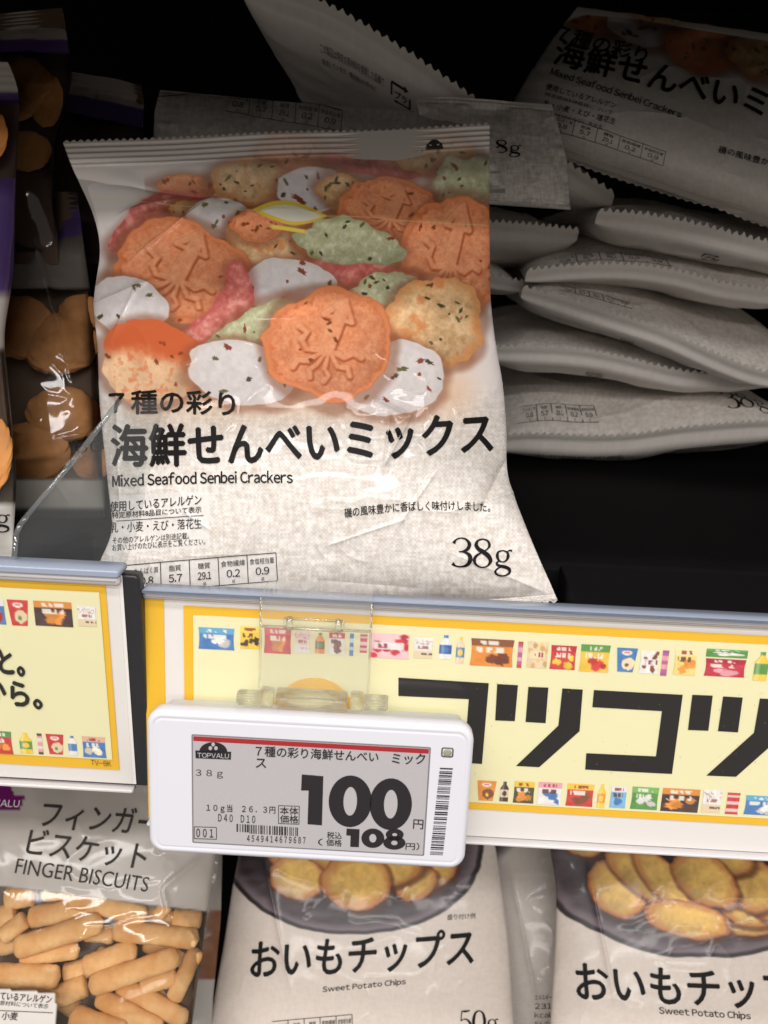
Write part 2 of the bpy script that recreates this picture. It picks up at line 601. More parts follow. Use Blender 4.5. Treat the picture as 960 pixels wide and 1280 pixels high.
# ------------------------------------------------------------------ bags that stand or lean: a pillow over a sheet
class Bag(Sheet):
    def __init__(self, O, lean, left, right, T, Tb=0.008, spin=0.0, yaw=0.0, h0=0.006, seal=(0.07, 0.07), amp=1.0, seed=1,
                 creases=(), low=0.55, pw=0.62, ribs=(5, 5)):
        super().__init__(O, lean, h0, spin, yaw)
        self.l, self.r = np.array(left, float), np.array(right, float)
        self.T, self.Tb, self.seal, self.amp, self.seed = T, Tb, seal, amp, seed
        self.creases, self.low, self.pw, self.ribs = creases, low, pw, ribs
        vv = np.linspace(0, 1, 201)
        def side(e):
            v = (e[:, 1] - e[0, 1]) / (e[-1, 1] - e[0, 1])
            s = np.interp(vv, v, e[:, 0])
            k = np.exp(-0.5 * (np.arange(-14, 15) / 5.0) ** 2)
            sp = np.pad(s, 14, 'reflect', reflect_type='odd')
            return np.convolve(sp, k / k.sum(), 'valid')
        self.vv, self.ls, self.rs = vv, side(self.l), side(self.r)

    def edges(self, v):
        return np.interp(v, self.vv, self.ls), np.interp(v, self.vv, self.rs)

    def st(self, u, v):
        L, R = self.edges(v)
        lt = self.l[0, 1] + v * (self.l[-1, 1] - self.l[0, 1])
        rt = self.r[0, 1] + v * (self.r[-1, 1] - self.r[0, 1])
        return L + u * (R - L), lt + u * (rt - lt)

    def uv(self, s, t):
        u = np.full(np.shape(s), 0.5)
        for _ in range(9):
            top = self.l[0, 1] + u * (self.r[0, 1] - self.l[0, 1])
            bot = self.l[-1, 1] + u * (self.r[-1, 1] - self.l[-1, 1])
            v = (t - top) / (bot - top)
            L, R = self.edges(np.clip(v, 0, 1))
            u = (s - L) / (R - L)
        return u, v

    def huv(self, u, v, s, t, front=True):
        u, v = np.clip(u, 0, 1), np.clip(v, 0, 1)
        a, b = self.seal
        w = np.clip((v - a) / (1 - a - b), 0, 1)
        g = np.log(0.5) / np.log(self.low)
        fv = np.sin(np.pi * w ** g) ** 0.7
        x = np.abs(2 * u - 1)
        fu = np.clip(1 - x ** 2.6, 0, 1) ** self.pw
        body = fv * fu
        if not front:
            return -self.Tb * body
        edge = ss(0, 0.10, w) * ss(1, 0.94, w)
        sd = self.seed * 31
        h = self.T * body
        # gathers running away from the seals, fading into the body
        gt = np.exp(-w / 0.16) * ss(0, .03, w) * .9
        gb = np.exp(-(1 - w) / 0.10) * ss(0, .03, 1 - w) * .45
        h = h + self.amp * 0.0022 * (fbm(u * 9, w * 1.2, sd + 3, 2) - .5) * (gt + gb) * 2
        # broad dents and fine folds in the film
        h = h + self.amp * 0.0015 * (fbm(s / 120 + 3, t / 120, sd + 5, 3) - .5) * edge * fu ** .5
        rd = 1 - np.abs(2 * fbm(s / 75 + .6 * noise(s / 40, t / 40, sd), t / 60, sd + 9, 3) - 1)
        h = h + self.amp * 0.0003 * (rd ** 8) * edge * fu ** .3
        # pinched folds at the two long edges
        h = h + self.amp * 0.0016 * (noise(v * 16 + 2 * u, u * 1.5, sd + 11) - .5) * np.exp(-(1 - x) / 0.12) * edge * ss(0, .04, 1 - x)
        for (x0, y0, x1, y1, wd, am) in self.creases:
            dx, dy = x1 - x0, y1 - y0
            L2 = dx * dx + dy * dy
            k = ((s - x0) * dx + (t - y0) * dy) / L2
            d = ((s - x0) * dy - (t - y0) * dx) / math.sqrt(L2)
            h = h + am * np.exp(-np.abs(d) / wd) * ss(-.15, .2, k) * ss(1.15, .8, k)
        # pressed ribs across the seals
        r1, r2 = self.ribs
        if a > 0:
            h = h + 0.00022 * np.sin(v / a * np.pi * 2 * r1) * ss(a, a * .8, v)
        if b > 0:
            h = h + 0.00022 * np.sin((1 - v) / b * np.pi * 2 * r2) * ss(b, b * .8, 1 - v)
        h = h + self.amp * 0.0016 * (noise(u * 4, v * 3, sd + 21) - .5) * (1 - edge)
        return h

    def pillow(self, u, v, T):
        u, v = np.clip(u, 0, 1), np.clip(v, 0, 1)
        a, b = self.seal
        w = np.clip((v - a) / (1 - a - b), 0, 1)
        fv = np.sin(np.pi * w ** (np.log(0.5) / np.log(self.low))) ** 0.7
        return T * fv * np.clip(1 - np.abs(2 * u - 1) ** 2.6, 0, 1) ** self.pw

    def ab(self, s, t, T=None):
        u, v = self.uv(s, t)
        hs = self.pillow(u, v, self.T if T is None else T)
        d = ray(s, t)
        k = ((self.O - CAM) @ self.n + hs) / (d @ self.n)
        P = CAM + d * k[..., None] - self.O
        return P @ self.ex, P @ self.ey

    def h(self, s, t):
        u, v = self.uv(s, t)
        return self.huv(u, v, s, t)

    def build(self, name, art, mat, parent, nu=300, nv=340, teeth=(0, 0), depth=4.0, back=(196, 190, 183), back_mat=None):
        U, V = np.meshgrid(np.linspace(0, 1, nu), np.linspace(0, 1, nv))
        s, t = self.st(U, V)
        a, b = self.ab(s, t)
        h = self.huv(U, V, s, t)
        for row, n, sg in ((0, teeth[0], 1), (-1, teeth[1], -1)):
            if n:
                tri = 1 - np.abs(((U[row] * n) % 1.0) * 2 - 1)
                b[row] += sg * tri * depth * 0.00023
        P = self.O + a[..., None] * self.ex + b[..., None] * self.ey + h[..., None] * self.n
        c = art(s.ravel(), t.ravel(), U.ravel(), V.ravel())
        if c.shape[1] == 3:
            c = np.hstack([c, np.ones((len(c), 1))])
        # back of the bag
        mu, mv = 60, 70
        U2, V2 = np.meshgrid(np.linspace(0, 1, mu), np.linspace(0, 1, mv))
        s2, t2 = self.st(U2, V2)
        a2, b2 = self.ab(s2, t2, 0.0)
        h2 = self.huv(U2, V2, s2, t2, False) - 0.0002
        P2 = self.O + a2[..., None] * self.ex + b2[..., None] * self.ey + h2[..., None] * self.n
        cb = np.ones((mu * mv, 4))
        cb[:, :3] = lin(back)
        V3 = np.vstack([P.reshape(-1, 3), P2.reshape(-1, 3)])
        F = np.vstack([grid_faces(nv, nu), grid_faces(mv, mu, nu * nv, True)])
        me = mesh_from(name, V3, F, True, np.vstack([c, cb]))
        return link(name, me, mat, parent)


# ------------------------------------------------------------------ painting on the printed sheet
PAPER = np.array([211, 204, 197.])


def weave(s, t, sc=1.0, k=1.0, seed=0):
    """printed linen: long horizontal and vertical threads"""
    a = noise(s / (7.5 * sc), t / (2.6 * sc), seed + 1)
    b = noise(s / (2.6 * sc), t / (7.5 * sc), seed + 2)
    c = np.sin(2 * np.pi * (s / (5.6 * sc) + .35 * noise(s / 14, t / 14, seed + 4))) * np.sin(2 * np.pi * (t / (5.6 * sc) + .35 * noise(s / 14 + 9, t / 14, seed + 5)))
    m = .45 * (a - .5) + .45 * (b - .5) + .13 * c
    return k * m


def paper(s, t, base=PAPER, k=1.0, sc=1.0, seed=0):
    m = weave(s, t, sc, k, seed)
    warm = np.array([1.0, 1.12, 1.25])
    return np.clip(base + 40 * m[:, None] * warm + 2 * k, 0, 255)


def put(c, m, col):
    m = np.clip(m, 0, 1)[:, None]
    return c * (1 - m) + m * np.asarray(col, float)


def disc(s, t, cx, cy, rx, ry, rot=0.0, rough=0.08, seed=0, soft=2.0, freq=3.0):
    """mask of a rough-edged round thing, with its own coordinates"""
    cr, sr = math.cos(math.radians(rot)), math.sin(math.radians(rot))
    x = ((s - cx) * cr + (t - cy) * sr) / rx
    y = (-(s - cx) * sr + (t - cy) * cr) / ry
    r = np.sqrt(x * x + y * y) + 1e-6
    ang = np.arctan2(y, x)
    e = 1 + rough * (2 * fbm(freq * np.cos(ang) + 9, freq * np.sin(ang) + 9, seed, 3) - 1) * 1.7
    q = r / e
    m = ss(1 + soft / min(rx, ry), 1, q)
    return m, x, y, q


SQUID = [([(0, -.50), (.01, .12)], .125), ([(-.02, -.78), (-.24, -.46), (.22, -.46), (0, -.78)], .05), ([(0, -.66), (0, -.5)], .12),
         ([(-.08, .16), (-.30, .20), (-.42, .08), (-.40, -.08), (-.54, -.14)], .05), ([(-.07, .2), (-.20, .40), (-.36, .44), (-.38, .58)], .045),
         ([(0, .2), (-.05, .42), (-.12, .54), (-.06, .66)], .04), ([(.06, .2), (.10, .44), (.20, .54), (.17, .66)], .04), ([(.1, .16), (.28, .34), (.44, .32), (.52, .44)], .045),
         ([(.1, .12), (.32, .16), (.44, .04), (.58, .08)], .05)]


def emboss(x, y, strokes, rot=0.0, k=1.0, e=.026):
    """light and dark sides of a raised motif stamped into the cracker"""
    cr, sr = math.cos(rot), math.sin(rot)
    X, Y = (x * cr + y * sr) / k, (-x * sr + y * cr) / k
    def hgt(X, Y):
        h = np.zeros(len(X))
        for p, w in strokes:
            d = np.full(len(X), 9.0)
            for (ax, ay), (bx, by) in zip(p[:-1], p[1:]):
                ux, uy = bx - ax, by - ay
                q = np.clip(((X - ax) * ux + (Y - ay) * uy) / (ux * ux + uy * uy + 1e-9), 0, 1)
                d = np.minimum(d, np.hypot(X - ax - q * ux, Y - ay - q * uy))
            h = np.maximum(h, ss(w + .05, w - .035, d))
        return h
    h = hgt(X, Y)
    rim = 4 * h * (1 - h)
    a = np.clip(rim * (.55 + 1.2 * (hgt(X - e, Y - e) - h)) + .0, 0, 1)
    b = np.clip(h * .45 + 1.1 * np.clip(hgt(X + e, Y + e) - h, 0, 1), 0, 1) * (1 - a)
    return a, b


def curl(c, s, t, pts, w, seed, col=(206, 118, 108)):
    """a curled strip, thicker in the middle"""
    p = np.array(pts, float)
    lo, hi = p.min(0) - 2 * w, p.max(0) + 2 * w
    k = (s > lo[0]) & (s < hi[0]) & (t > lo[1]) & (t < hi[1])
    if not k.any():
        return c
    S_, T_ = s[k], t[k]
    cc = c[k]
    def dist(S_, T_):
        d, pos = np.full(len(S_), 1e3), np.zeros(len(S_))
        for i, ((ax, ay), (bx, by)) in enumerate(zip(p[:-1], p[1:])):
            ux, uy = bx - ax, by - ay
            q = np.clip(((S_ - ax) * ux + (T_ - ay) * uy) / (ux * ux + uy * uy), 0, 1)
            r = np.hypot(S_ - ax - q * ux, T_ - ay - q * uy)
            pos = np.where(r < d, (i + q) / (len(p) - 1), pos)
            d = np.minimum(d, r)
        return d, pos
    d, pos = dist(S_, T_ - 4)
    cc = put(cc, ss(w * 1.5, w * .7, d) * .5, (132, 70, 56))
    d, pos = dist(S_, T_)
    n1, n2 = fbm(S_ / 9, T_ / 9, seed, 4), fbm(S_ / 3.5, T_ / 3.5, seed + 3, 2)
    ww = w * (.62 + .38 * np.sin(np.pi * pos)) * (.82 + .36 * fbm(S_ / 16, T_ / 16, seed + 8, 2))
    b = np.array(col, float) + (n1 - .5)[:, None] * np.array([60, 70, 66.]) + (n2 - .5)[:, None] * 34
    b = put(b, ss(.45, 1.0, d / ww) * .55, (184, 74, 74))
    b = put(b, ss(.56, .7, n1) * .5, (232, 164, 152))
    c[k] = put(cc, ss(ww + 1.2, ww - 1.2, d), np.clip(b, 0, 255))
    return c


def flecks(c, s, t, m, seed, n, cx, cy, rx, ry, cols=((58, 60, 38), (92, 88, 50), (134, 60, 40), (70, 62, 44)), size=2.6):
    g = np.random.default_rng(seed)
    for k in range(n):
        a, r = g.uniform(0, 6.28), math.sqrt(g.uniform(0, .85))
        px, py = cx + rx * r * math.cos(a), cy + ry * r * math.sin(a)
        z = size * g.uniform(.5, 1.5)
        near = (np.abs(s - px) < 4 * z) & (np.abs(t - py) < 4 * z)
        if not near.any():
            continue
        d, _, _, _ = disc(s[near], t[near], px, py, z * g.uniform(.8, 2.0), z * .75, g.uniform(0, 180), .35, seed + k, 1.0)
        c[near] = put(c[near], d * m[near] * .9, cols[g.integers(len(cols))])
    return c


def cracker(c, s, t, cx, cy, rx, ry, rot, kind, seed, squid=None, dim=1.0):
    R = max(rx, ry) * 1.5
    sel = (np.abs(s - cx) < R) & (np.abs(t - cy) < R)
    if not sel.any():
        return c
    S_, T_ = s[sel], t[sel]
    cc = c[sel]
    # soft brown photo shadow under each cracker, printed with it
    m, x, y, q = disc(S_, T_, cx, cy + ry * .06, rx * 1.06, ry * 1.07, rot, .09, seed, 11.0, 1.5)
    cc = put(cc, m * .55, (132, 80, 56))
    rough = {'orange': .115, 'white': .055, 'pink': .13, 'green': .17, 'beige': .16, 'half': .09}[kind]
    m, x, y, q = disc(S_, T_, cx, cy, rx, ry, rot, rough, seed, 1.5, 2.1)
    n1 = fbm(S_ / 22 + seed, T_ / 22, seed, 4)
    n2 = fbm(S_ / 6.5, T_ / 6.5 + seed, seed + 3, 3)
    n3 = fbm(S_ / 2.6, T_ / 2.6 + seed, seed + 5, 2)
    light = (1.04 + .20 * (n1 - .5) - .11 * y - .07 * x)[:, None]
    if kind == 'orange':
        base = np.array([214, 138, 98.]) * light + (n2 - .5)[:, None] * np.array([24, 34, 32.]) + (n3 - .5)[:, None] * np.array([22, 28, 26.])
        base = put(base, ss(.58, .8, n2) * .35, (236, 170, 126))
        base = put(base, ss(.80, 1.0, q + .30 * (n2 - .5)) * .62, (186, 88, 46))
        base = put(base, ss(.90, .96, q + .1 * (n2 - .5)) * ss(1.02, .98, q) * .5, (236, 158, 106))
        base = put(base, ss(.63, .74, n2 * .6 + n1 * .4) * .3, (196, 92, 46))
    elif kind == 'half':
        base = np.array([224, 186, 148.]) * light + (n2 - .5)[:, None] * np.array([28, 40, 44.])
        base = put(base, ss(.15, -.35, y + .5 * (n1 - .5)), np.array([206, 100, 58]))
        base = put(base, ss(.48, .80, n2) * .6, (206, 104, 60))
    elif kind == 'white':
        base = np.array([214, 206, 205.]) * (.75 + .25 * light) + (n2 - .5)[:, None] * 22 + (n3 - .5)[:, None] * 8
        base = put(base, ss(.74, 1.0, q + .2 * (n1 - .5)) * .35, (200, 186, 176))
    elif kind == 'pink':
        base = np.array([206, 118, 108.]) * light + (n2 - .5)[:, None] * np.array([46, 56, 52.]) + (n3 - .5)[:, None] * 34
        base = put(base, ss(.7, 1.0, q) * .5, (190, 84, 80))
    elif kind == 'green':
        base = np.array([176, 176, 142.]) * light + (n2 - .5)[:, None] * np.array([46, 44, 52.]) + (n3 - .5)[:, None] * 24
        base = put(base, ss(.72, 1.0, q) * .45, (140, 140, 98))
        base = put(base, ss(.60, .75, n2) * .4, (222, 220, 192))
    else:
        base = np.array([206, 168, 124.]) * light + (n2 - .5)[:, None] * np.array([54, 62, 64.]) + (n3 - .5)[:, None] * 26
        base = put(base, ss(.70, 1.0, q + .3 * (n2 - .5)) * .62, (196, 122, 66))
        base = put(base, ss(.62, .75, n1) * .55, (208, 118, 64))
    if squid is not None:
        a, b = emboss(x, y, SQUID, squid, 1.02)
        base = put(base, b * .60, (244, 178, 136))
        base = put(base, a * .72, (156, 72, 40))
    cc = put(cc, m, np.clip(base, 0, 255) * dim)
    if kind in ('white', 'green', 'beige'):
        cc = flecks(cc, S_, T_, m, seed + 50, {'white': 9, 'green': 8, 'beige': 12}[kind], cx, cy, rx, ry,
                    size={'white': 2.6, 'green': 1.6, 'beige': 1.4}[kind])
    elif kind in ('orange', 'half'):
        cc = flecks(cc, S_, T_, m, seed + 50, 7, cx, cy, rx, ry, ((150, 66, 36), (120, 70, 40)), 1.7)
    c[sel] = cc
    return c


def front_art(s, t, u, v):
    c = paper(s, t, PAPER, 1.25, .92)
    # plain white field behind the crackers, melting into the linen lower down
    edge = 498 + 14 * (fbm(s / 60, t * 0, 4, 2) - .5)
    top = ss(edge + 26, edge - 34, t)
    c = put(c, top, np.array([224, 216, 212]))
    glow = np.exp(-((t - 490) / 34.0) ** 2) * ss(130, 200, s) * ss(620, 560, s)
    c = put(c, glow * .55, (226, 176, 132))
    # the heap they lie on
    heap = ss(236, 262, t) * ss(472, 440, t + 22 * (fbm(s / 40, t / 40, 12, 2) - .5)) * ss(166, 190, s) * ss(600, 584, s)
    n = fbm(s / 18, t / 18, 33, 4)
    c = put(c, heap * .95, np.array([196, 146, 108.]) + (n - .5)[:, None] * np.array([90, 100, 100]))
    L = [  # cx, cy, rx, ry, rot, kind, squid
        (232, 232, 34, 14, 5, 'orange', None), (366, 198, 42, 28, 8, 'orange', None), (468, 200, 58, 19, 8, 'pink', None),
        (312, 228, 46, 27, -6, 'beige', None), (392, 236, 44, 26, 0, 'white', None), (540, 190, 44, 22, 0, 'beige', None),
        (584, 228, 40, 30, 0, 'green', None), (428, 240, 30, 20, 20, 'beige', None),
        'curl0', (246, 268, 34, 16, 20, 'beige', None), (276, 272, 41, 24, 8, 'white', None),
        (338, 312, 56, 46, 10, 'beige', None), (322, 282, 30, 20, 0, 'orange', None), (390, 300, 22, 16, 0, 'orange', None),
        (488, 268, 64, 42, 8, 'orange', .2), (564, 322, 62, 80, 12, 'orange', .05),
        (440, 306, 60, 31, 10, 'green', None), 'curl1',
        (224, 340, 80, 66, 12, 'orange', .25), (160, 382, 47, 36, 15, 'white', None),
        (362, 358, 57, 35, 5, 'white', None), 'curl2', (320, 414, 60, 30, -28, 'green', None),
        (470, 366, 50, 20, -20, 'green', None), (546, 402, 58, 53, 0, 'beige', None),
        (490, 474, 64, 46, -8, 'white', None), (188, 452, 63, 52, 8, 'half', None),
        (304, 466, 68, 38, 12, 'white', None), (411, 430, 76, 68, -6, 'orange', .45)]
    curls = {'curl0': ([(146, 304), (180, 272), (206, 254), (246, 254)], 19), 'curl1': ([(384, 334), (420, 346), (470, 348), (516, 352)], 17),
             'curl2': ([(296, 340), (300, 368), (278, 400), (248, 420), (222, 438)], 21)}
    for k, item in enumerate(L):
        if isinstance(item, str):
            c = curl(c, s, t, *curls[item], 300 + 7 * k)
            continue
        cx, cy, rx, ry, rot, kind, sq = item
        c = cracker(c, s, t, cx, cy, rx * 1.02, ry * 1.02, rot, kind, 100 + 13 * k, sq)
    # the band above the fold is paler: white ink fades over the picture
    fade = ss(250, 196, t + .035 * (s - 350)) * .35
    c = put(c, fade, (206, 196, 190))
    c = put(c, ss(200, 190, t + .04 * (s - 350)) * .70, (214, 206, 200))
    c[:, :] = np.where((v < .03)[:, None] | (v > .985)[:, None], c * .97, c)
    # leaf-shaped yellow seal with small green words
    x, y = (s - 362) / 47, (t - 265 - .07 * (s - 362)) / 15
    lens = np.clip(1 - np.abs(x) ** 1.7, 0, 1)
    c = put(c, ss(.06, -.06, np.abs(y) - lens), (232, 200, 74))
    x, y = (s - 364) / 39, (t - 265.5 - .07 * (s - 362)) / 10
    lens = np.clip(1 - np.abs(x) ** 1.7, 0, 1)
    c = put(c, ss(.08, -.08, np.abs(y) - lens), (232, 228, 208))
    tl = ss(3.2, 1.8, np.abs((t - 284) - .10 * (s - 360) - 1.5)) * ss(334, 342, s) * ss(386, 378, s)
    c = put(c, tl, (238, 212, 92))
    # paler allergy panel
    inb = ss(634, 637, t + .05 * (s - 140)) * 0 + ((s > 132) & (s < 262) & (t + .055 * (s - 140) > 620) & (t + .055 * (s - 140) < 692))
    c = put(c, inb * .55, (226, 222, 220))
    inb = (s > 120) & (s < 348) & (t + .075 * (s - 140) > 708) & (t + .075 * (s - 140) < 752)
    c = put(c, inb * .6, (226, 222, 220))
    return lin(c)


# ================================================================== THE SHELF
M_BLACK = pmat("black_steel", (12, 11, 12), 0.75, 0.08, noise_amt=0.25, nscale=90, bump=0.05)
M_BLACKP = pmat("black_plastic", (34, 34, 37), 0.38, 0.5, noise_amt=0.1, nscale=150)
shelf = thing("display_shelf", "black steel shop shelf that carries the stacked snack bags", "shelf", (0, 0.4, -0.36))


def shelf_part(name, lo, hi, bevel=0.001, mat=None):
    bm = bmesh.new()
    bm_box(bm, lo, hi, bevel)
    return bm_to(name, bm, mat or M_BLACK, shelf)



DECK = 0.004
shelf_part("shelf_deck", (-0.75, 0.212, -0.022), (0.75, 0.62, DECK), 0.002)
shelf_part("shelf_deck", (0.0495, 0.1872, -0.020), (0.75, 0.2125, DECK - 0.0004), 0.0005)
shelf_part("deck_front_channel", (-0.75, 0.186, -0.026), (0.0485, 0.2115, -0.0205))
shelf_part("back_panel", (-0.75, 0.622, -0.40), (0.75, 0.634, 0.30))
shelf_part("upper_deck", (-0.75, 0.176, 0.245), (0.75, 0.62, 0.265))
shelf_part("upper_deck_front", (-0.75, 0.158, 0.150), (0.75, 0.175, 0.265))  # out of view; dropped low and set forward to shade the bags' tops
shelf_part("lower_deck", (-0.75, 0.14, -0.40), (0.75, 0.62, -0.38))


def slab(sheet, rect, rad, rings, name, mat, parent, seg=8, smooth=True):
    """stack of rounded rectangles (inset, height): a housing with eased edges. rect = a0, a1, b0, b1 in the sheet's metres"""
    a0, a1, b0, b1 = rect
    bm = bmesh.new()
    loops = []
    for inset, n in rings:
        r = max(rad - inset, 0.0002)
        pts = []
        for cx, cy, s0 in ((a1 - inset - r, b1 - inset - r, 0), (a0 + inset + r, b1 - inset - r, 90),
                           (a0 + inset + r, b0 + inset + r, 180), (a1 - inset - r, b0 + inset + r, 270)):
            for k in range(seg + 1):
                th = math.radians(s0 + 90 * k / seg)
                pts.append((cx + r * math.cos(th), cy + r * math.sin(th)))
        loops.append([bm.verts.new(sheet.O + p[0] * sheet.ex + p[1] * sheet.ey + n * sheet.n) for p in pts])
    for A, B in zip(loops[:-1], loops[1:]):
        m = len(A)
        for k in range(m):
            bm.faces.new((A[k], A[(k + 1) % m], B[(k + 1) % m], B[k]))
    bm.faces.new(loops[0][::-1])
    bm.faces.new(loops[-1])
    bmesh.ops.recalc_face_normals(bm, faces=bm.faces)
    o = bm_to(name, bm, mat, parent, smooth)
    if smooth:
        for poly in o.data.polygons:
            if len(poly.vertices) > 6:
                poly.use_smooth = False
    return o


def rect_of(sheet, c):
    """best rectangle through four layout corners (tl, tr, br, bl)"""
    a, b = sheet.ab(np.array([p[0] for p in c], float), np.array([p[1] for p in c], float))
    return ((a[0] + a[3]) / 2, (a[1] + a[2]) / 2, (b[2] + b[3]) / 2, (b[0] + b[1]) / 2)


def rod(bm, p, q, r, n=16, r2=None):
    p, q = Vector(p), Vector(q)
    d = (q - p)
    m = Matrix.Translation((p + q) / 2) @ d.to_track_quat('Z', 'Y').to_matrix().to_4x4()
    bmesh.ops.create_cone(bm, cap_ends=True, segments=n, radius1=r, radius2=r if r2 is None else r2, depth=d.length, matrix=m)


# ================================================================== PRICE RAILS AND PROMOTIONAL CARDS
M_LIP = pmat("blue_grey_plastic_lip", (148, 158, 176), 0.22, 0.6)
M_RAILW = pmat("frosted_plastic", (196, 192, 192), 0.25, 0.5)
M_CARD = pmat("white_card", (226, 222, 218), 0.45, 0.4, noise_amt=0.02, nscale=60)
M_YEL = pmat("yellow_print", (234, 184, 46), 0.42, 0.4, noise_amt=0.03, nscale=80)
M_CREAM = pmat("cream_print", (232, 227, 182), 0.42, 0.4, noise_amt=0.02, nscale=60)
M_COVER = clear_mat("clear_rail_cover", (0.985, 0.985, 0.985), 0.05, 0.8)
M_PICS = print_mat("small_pictures", 0.42, 0.4)
M_KANA = pmat("black_headline_ink", (30, 28, 28), 0.38, 0.5)


def picture(kind, w, h, seed):
    """a small printed picture of packaged food, painted on a 0..1 square; returns colours and a shape mask per vertex"""
    n = 22
    u, v = np.meshgrid(np.linspace(0, 1, n), np.linspace(0, 1, n))
    u, v = u.ravel(), v.ravel()
    g = np.random.default_rng(seed)
    base, acc, food = [np.array(c, float) for c in kind[:3]]
    c = np.tile(base, (len(u), 1))
    style = kind[3]
    k = fbm(u * 5 + seed, v * 5, seed, 2)
    c = c + (k - .5)[:, None] * 30
    if style in ('pack', 'box'):
        c = put(c, (v < .28) * .95, acc)
        for q in range(5):
            m = disc(u, v, g.uniform(.2, .85), g.uniform(.5, .85), g.uniform(.09, .2), g.uniform(.08, .16), 0, .2, seed + q, .02)[0]
            c = put(c, m, food * g.uniform(.8, 1.12))
        m = (np.abs(v - .42) < .09) & (np.abs(u - .45) < .34) & (noise(u * 16, v * 3, seed) > .42)
        c = put(c, m * .9, (245, 240, 225) if base.sum() < 500 else (90, 50, 45))
        m = (np.abs(v - .14) < .06) & (np.abs(u - .5) < .3) & (noise(u * 18, v * 3, seed + 2) > .45)
        c = put(c, m * .85, (250, 246, 235) if acc.sum() < 480 else (150, 40, 40))
    elif style == 'dots':
        for q in range(11):
            m = disc(u, v, g.uniform(.08, .92), g.uniform(.08, .92), .10, .10, 0, .15, seed + q, .02)[0]
            c = put(c, m, food * g.uniform(.85, 1.1))
        c = put(c, ((np.abs(v - .5) < .13) & (np.abs(u - .5) < .36)) * .9, acc)
        c = put(c, ((np.abs(v - .5) < .08) & (np.abs(u - .5) < .3) & (noise(u * 18, v * 4, seed) > .5)) * .9, (150, 40, 60))
    elif style == 'bottle':
        c = put(c, ((v > .42) & (v < .78)) * .95, acc)
        c = put(c, disc(u, v, .5, .6, .26, .12, 0, .1, seed, .02)[0], food)
        c = put(c, (v < .12) * 1.0, food)
        c = put(c, ss(.25, .0, np.abs(u - .25)) * .3, (255, 255, 255))
    elif style == 'cup':
        c = put(c, disc(u, v, .62, .66, .36, .24, 0, .12, seed, .02)[0], food)
        c = put(c, disc(u, v, .5, .2, .24, .09, 0, .02, seed, .02)[0], (244, 226, 214))
        c = put(c, disc(u, v, .55, .7, .10, .07, 0, .2, seed + 3, .02)[0], acc)
        c = put(c, ((np.abs(v - .2) < .03) & (np.abs(u - .5) < .15)) * .8, (190, 40, 40))
    elif style == 'label':
        c = put(c, (v > .62) * .95, acc)
        c = put(c, ((np.abs(v - .48) < .09) & (np.abs(u - .5) < .28) & (noise(u * 14, v * 3, seed) > .45)) * .8, (150, 80, 60))
        c = put(c, ((v > .1) & (v < .35) & (noise(u * 12, v * 22, seed) > .66)) * .6, (180, 130, 120))
        c = put(c, ((np.abs(v - .78) < .05) & (noise(u * 14, v * 3, seed + 4) > .4) & (u > .4)) * .8, food)
    elif style == 'stick':
        c = put(c, (np.abs(np.sin(v * 9 + seed)) > .7) * .8, acc)
        c = put(c, ((v < .12) | (v > .88)) * .9, food)
    sh = u * 0 + 1.0
    x = (u - .5)
    if style == 'bottle':
        wd = np.where(v < .14, .36, np.where(v < .34, .36 + (v - .14) / .2 * .6, .96))
    elif style == 'cup':
        wd = 1 - .26 * v
    else:
        wd = np.ones(len(v)) - .05 * np.sin(np.pi * v) * (style != 'box')
    return n, np.clip(c, 0, 255), .5 + x * wd, v


def pictures(sheet, items, parent, off=0.00035):
    Vs, Fs, Cs, k = [], [], [], 0
    for j, (x0, y0, x1, y1, kind) in enumerate(items):
        n, c, uu, vv = picture(kind, x1 - x0, y1 - y0, 11 * j + 5)
        s0, t0 = (x0 + x1) / 2, (y0 + y1) / 2
        a, b = sheet.ab(np.array([x0, x1], float), np.array([t0, t0]))
        _, bb = sheet.ab(np.array([s0, s0]), np.array([y0, y1], float))
        am, wm, bm_, hm = a.mean(), a[1] - a[0], bb.mean(), bb[0] - bb[1]
        A, B = am + (uu - .5) * wm, bm_ + (.5 - vv) * hm
        P = sheet.O + A[:, None] * sheet.ex + B[:, None] * sheet.ey + off * sheet.n
        Vs.append(P)
        Fs.append(grid_faces(n, n, k))
        Cs.append(lin(c * .86 + 28))
        k += n * n
    me = mesh_from("product_pictures", np.vstack(Vs), np.vstack(Fs), False, np.vstack(Cs))
    return link("product_pictures", me, M_PICS, parent)


RED, YEL, ORA, BRN, DRK = (204, 52, 50), (246, 204, 60), (232, 140, 52), (128, 70, 44), (66, 46, 44)
BLU, WHT, PNK, GRN, BEI, PUR = (66, 118, 184), (238, 234, 230), (236, 156, 168), (78, 142, 62), (232, 206, 166), (160, 76, 140)

# ---- right rail
sgR = Sheet(at_depth(480, 760, 0.2035), 8)
sgT = Sheet(at_depth(480, 760, 0.2035), 8, spin=0.15)       # the rail's top edge; the card sits a touch askew in it
TB = lambda t: float(sgT.ab(np.array(480.0), np.array(float(t)))[1])
R_L, R_T, R_B = -0.0640, 0.0022, -0.0665
railR = thing("price_rail", "long clear price rail with blue grey lip under the cracker stack", "price rail", tuple(sgR.O))
X0, X1 = R_L, 0.30
slab(sgT, (X0, X1, TB(753), TB(749)), 0.0008, [(0.0003, -0.0042), (0, -0.004), (0, 0.0016), (0.0004, 0.0022)], "lip", M_LIP, railR)
slab(sgR, (X0 + 0.004, X1, R_B + 0.002, -0.0015), 0.001, [(0, -0.010), (0, -0.0012)], "channel", M_BLACKP, railR)
slab(sgT, (X0, X1, TB(762), TB(753) - .0001), 0.0009, [(0.0, -0.0007), (0, 0.0006), (0.0005, 0.0010), (0.001, 0.0012)], "top_bead", M_RAILW, railR)
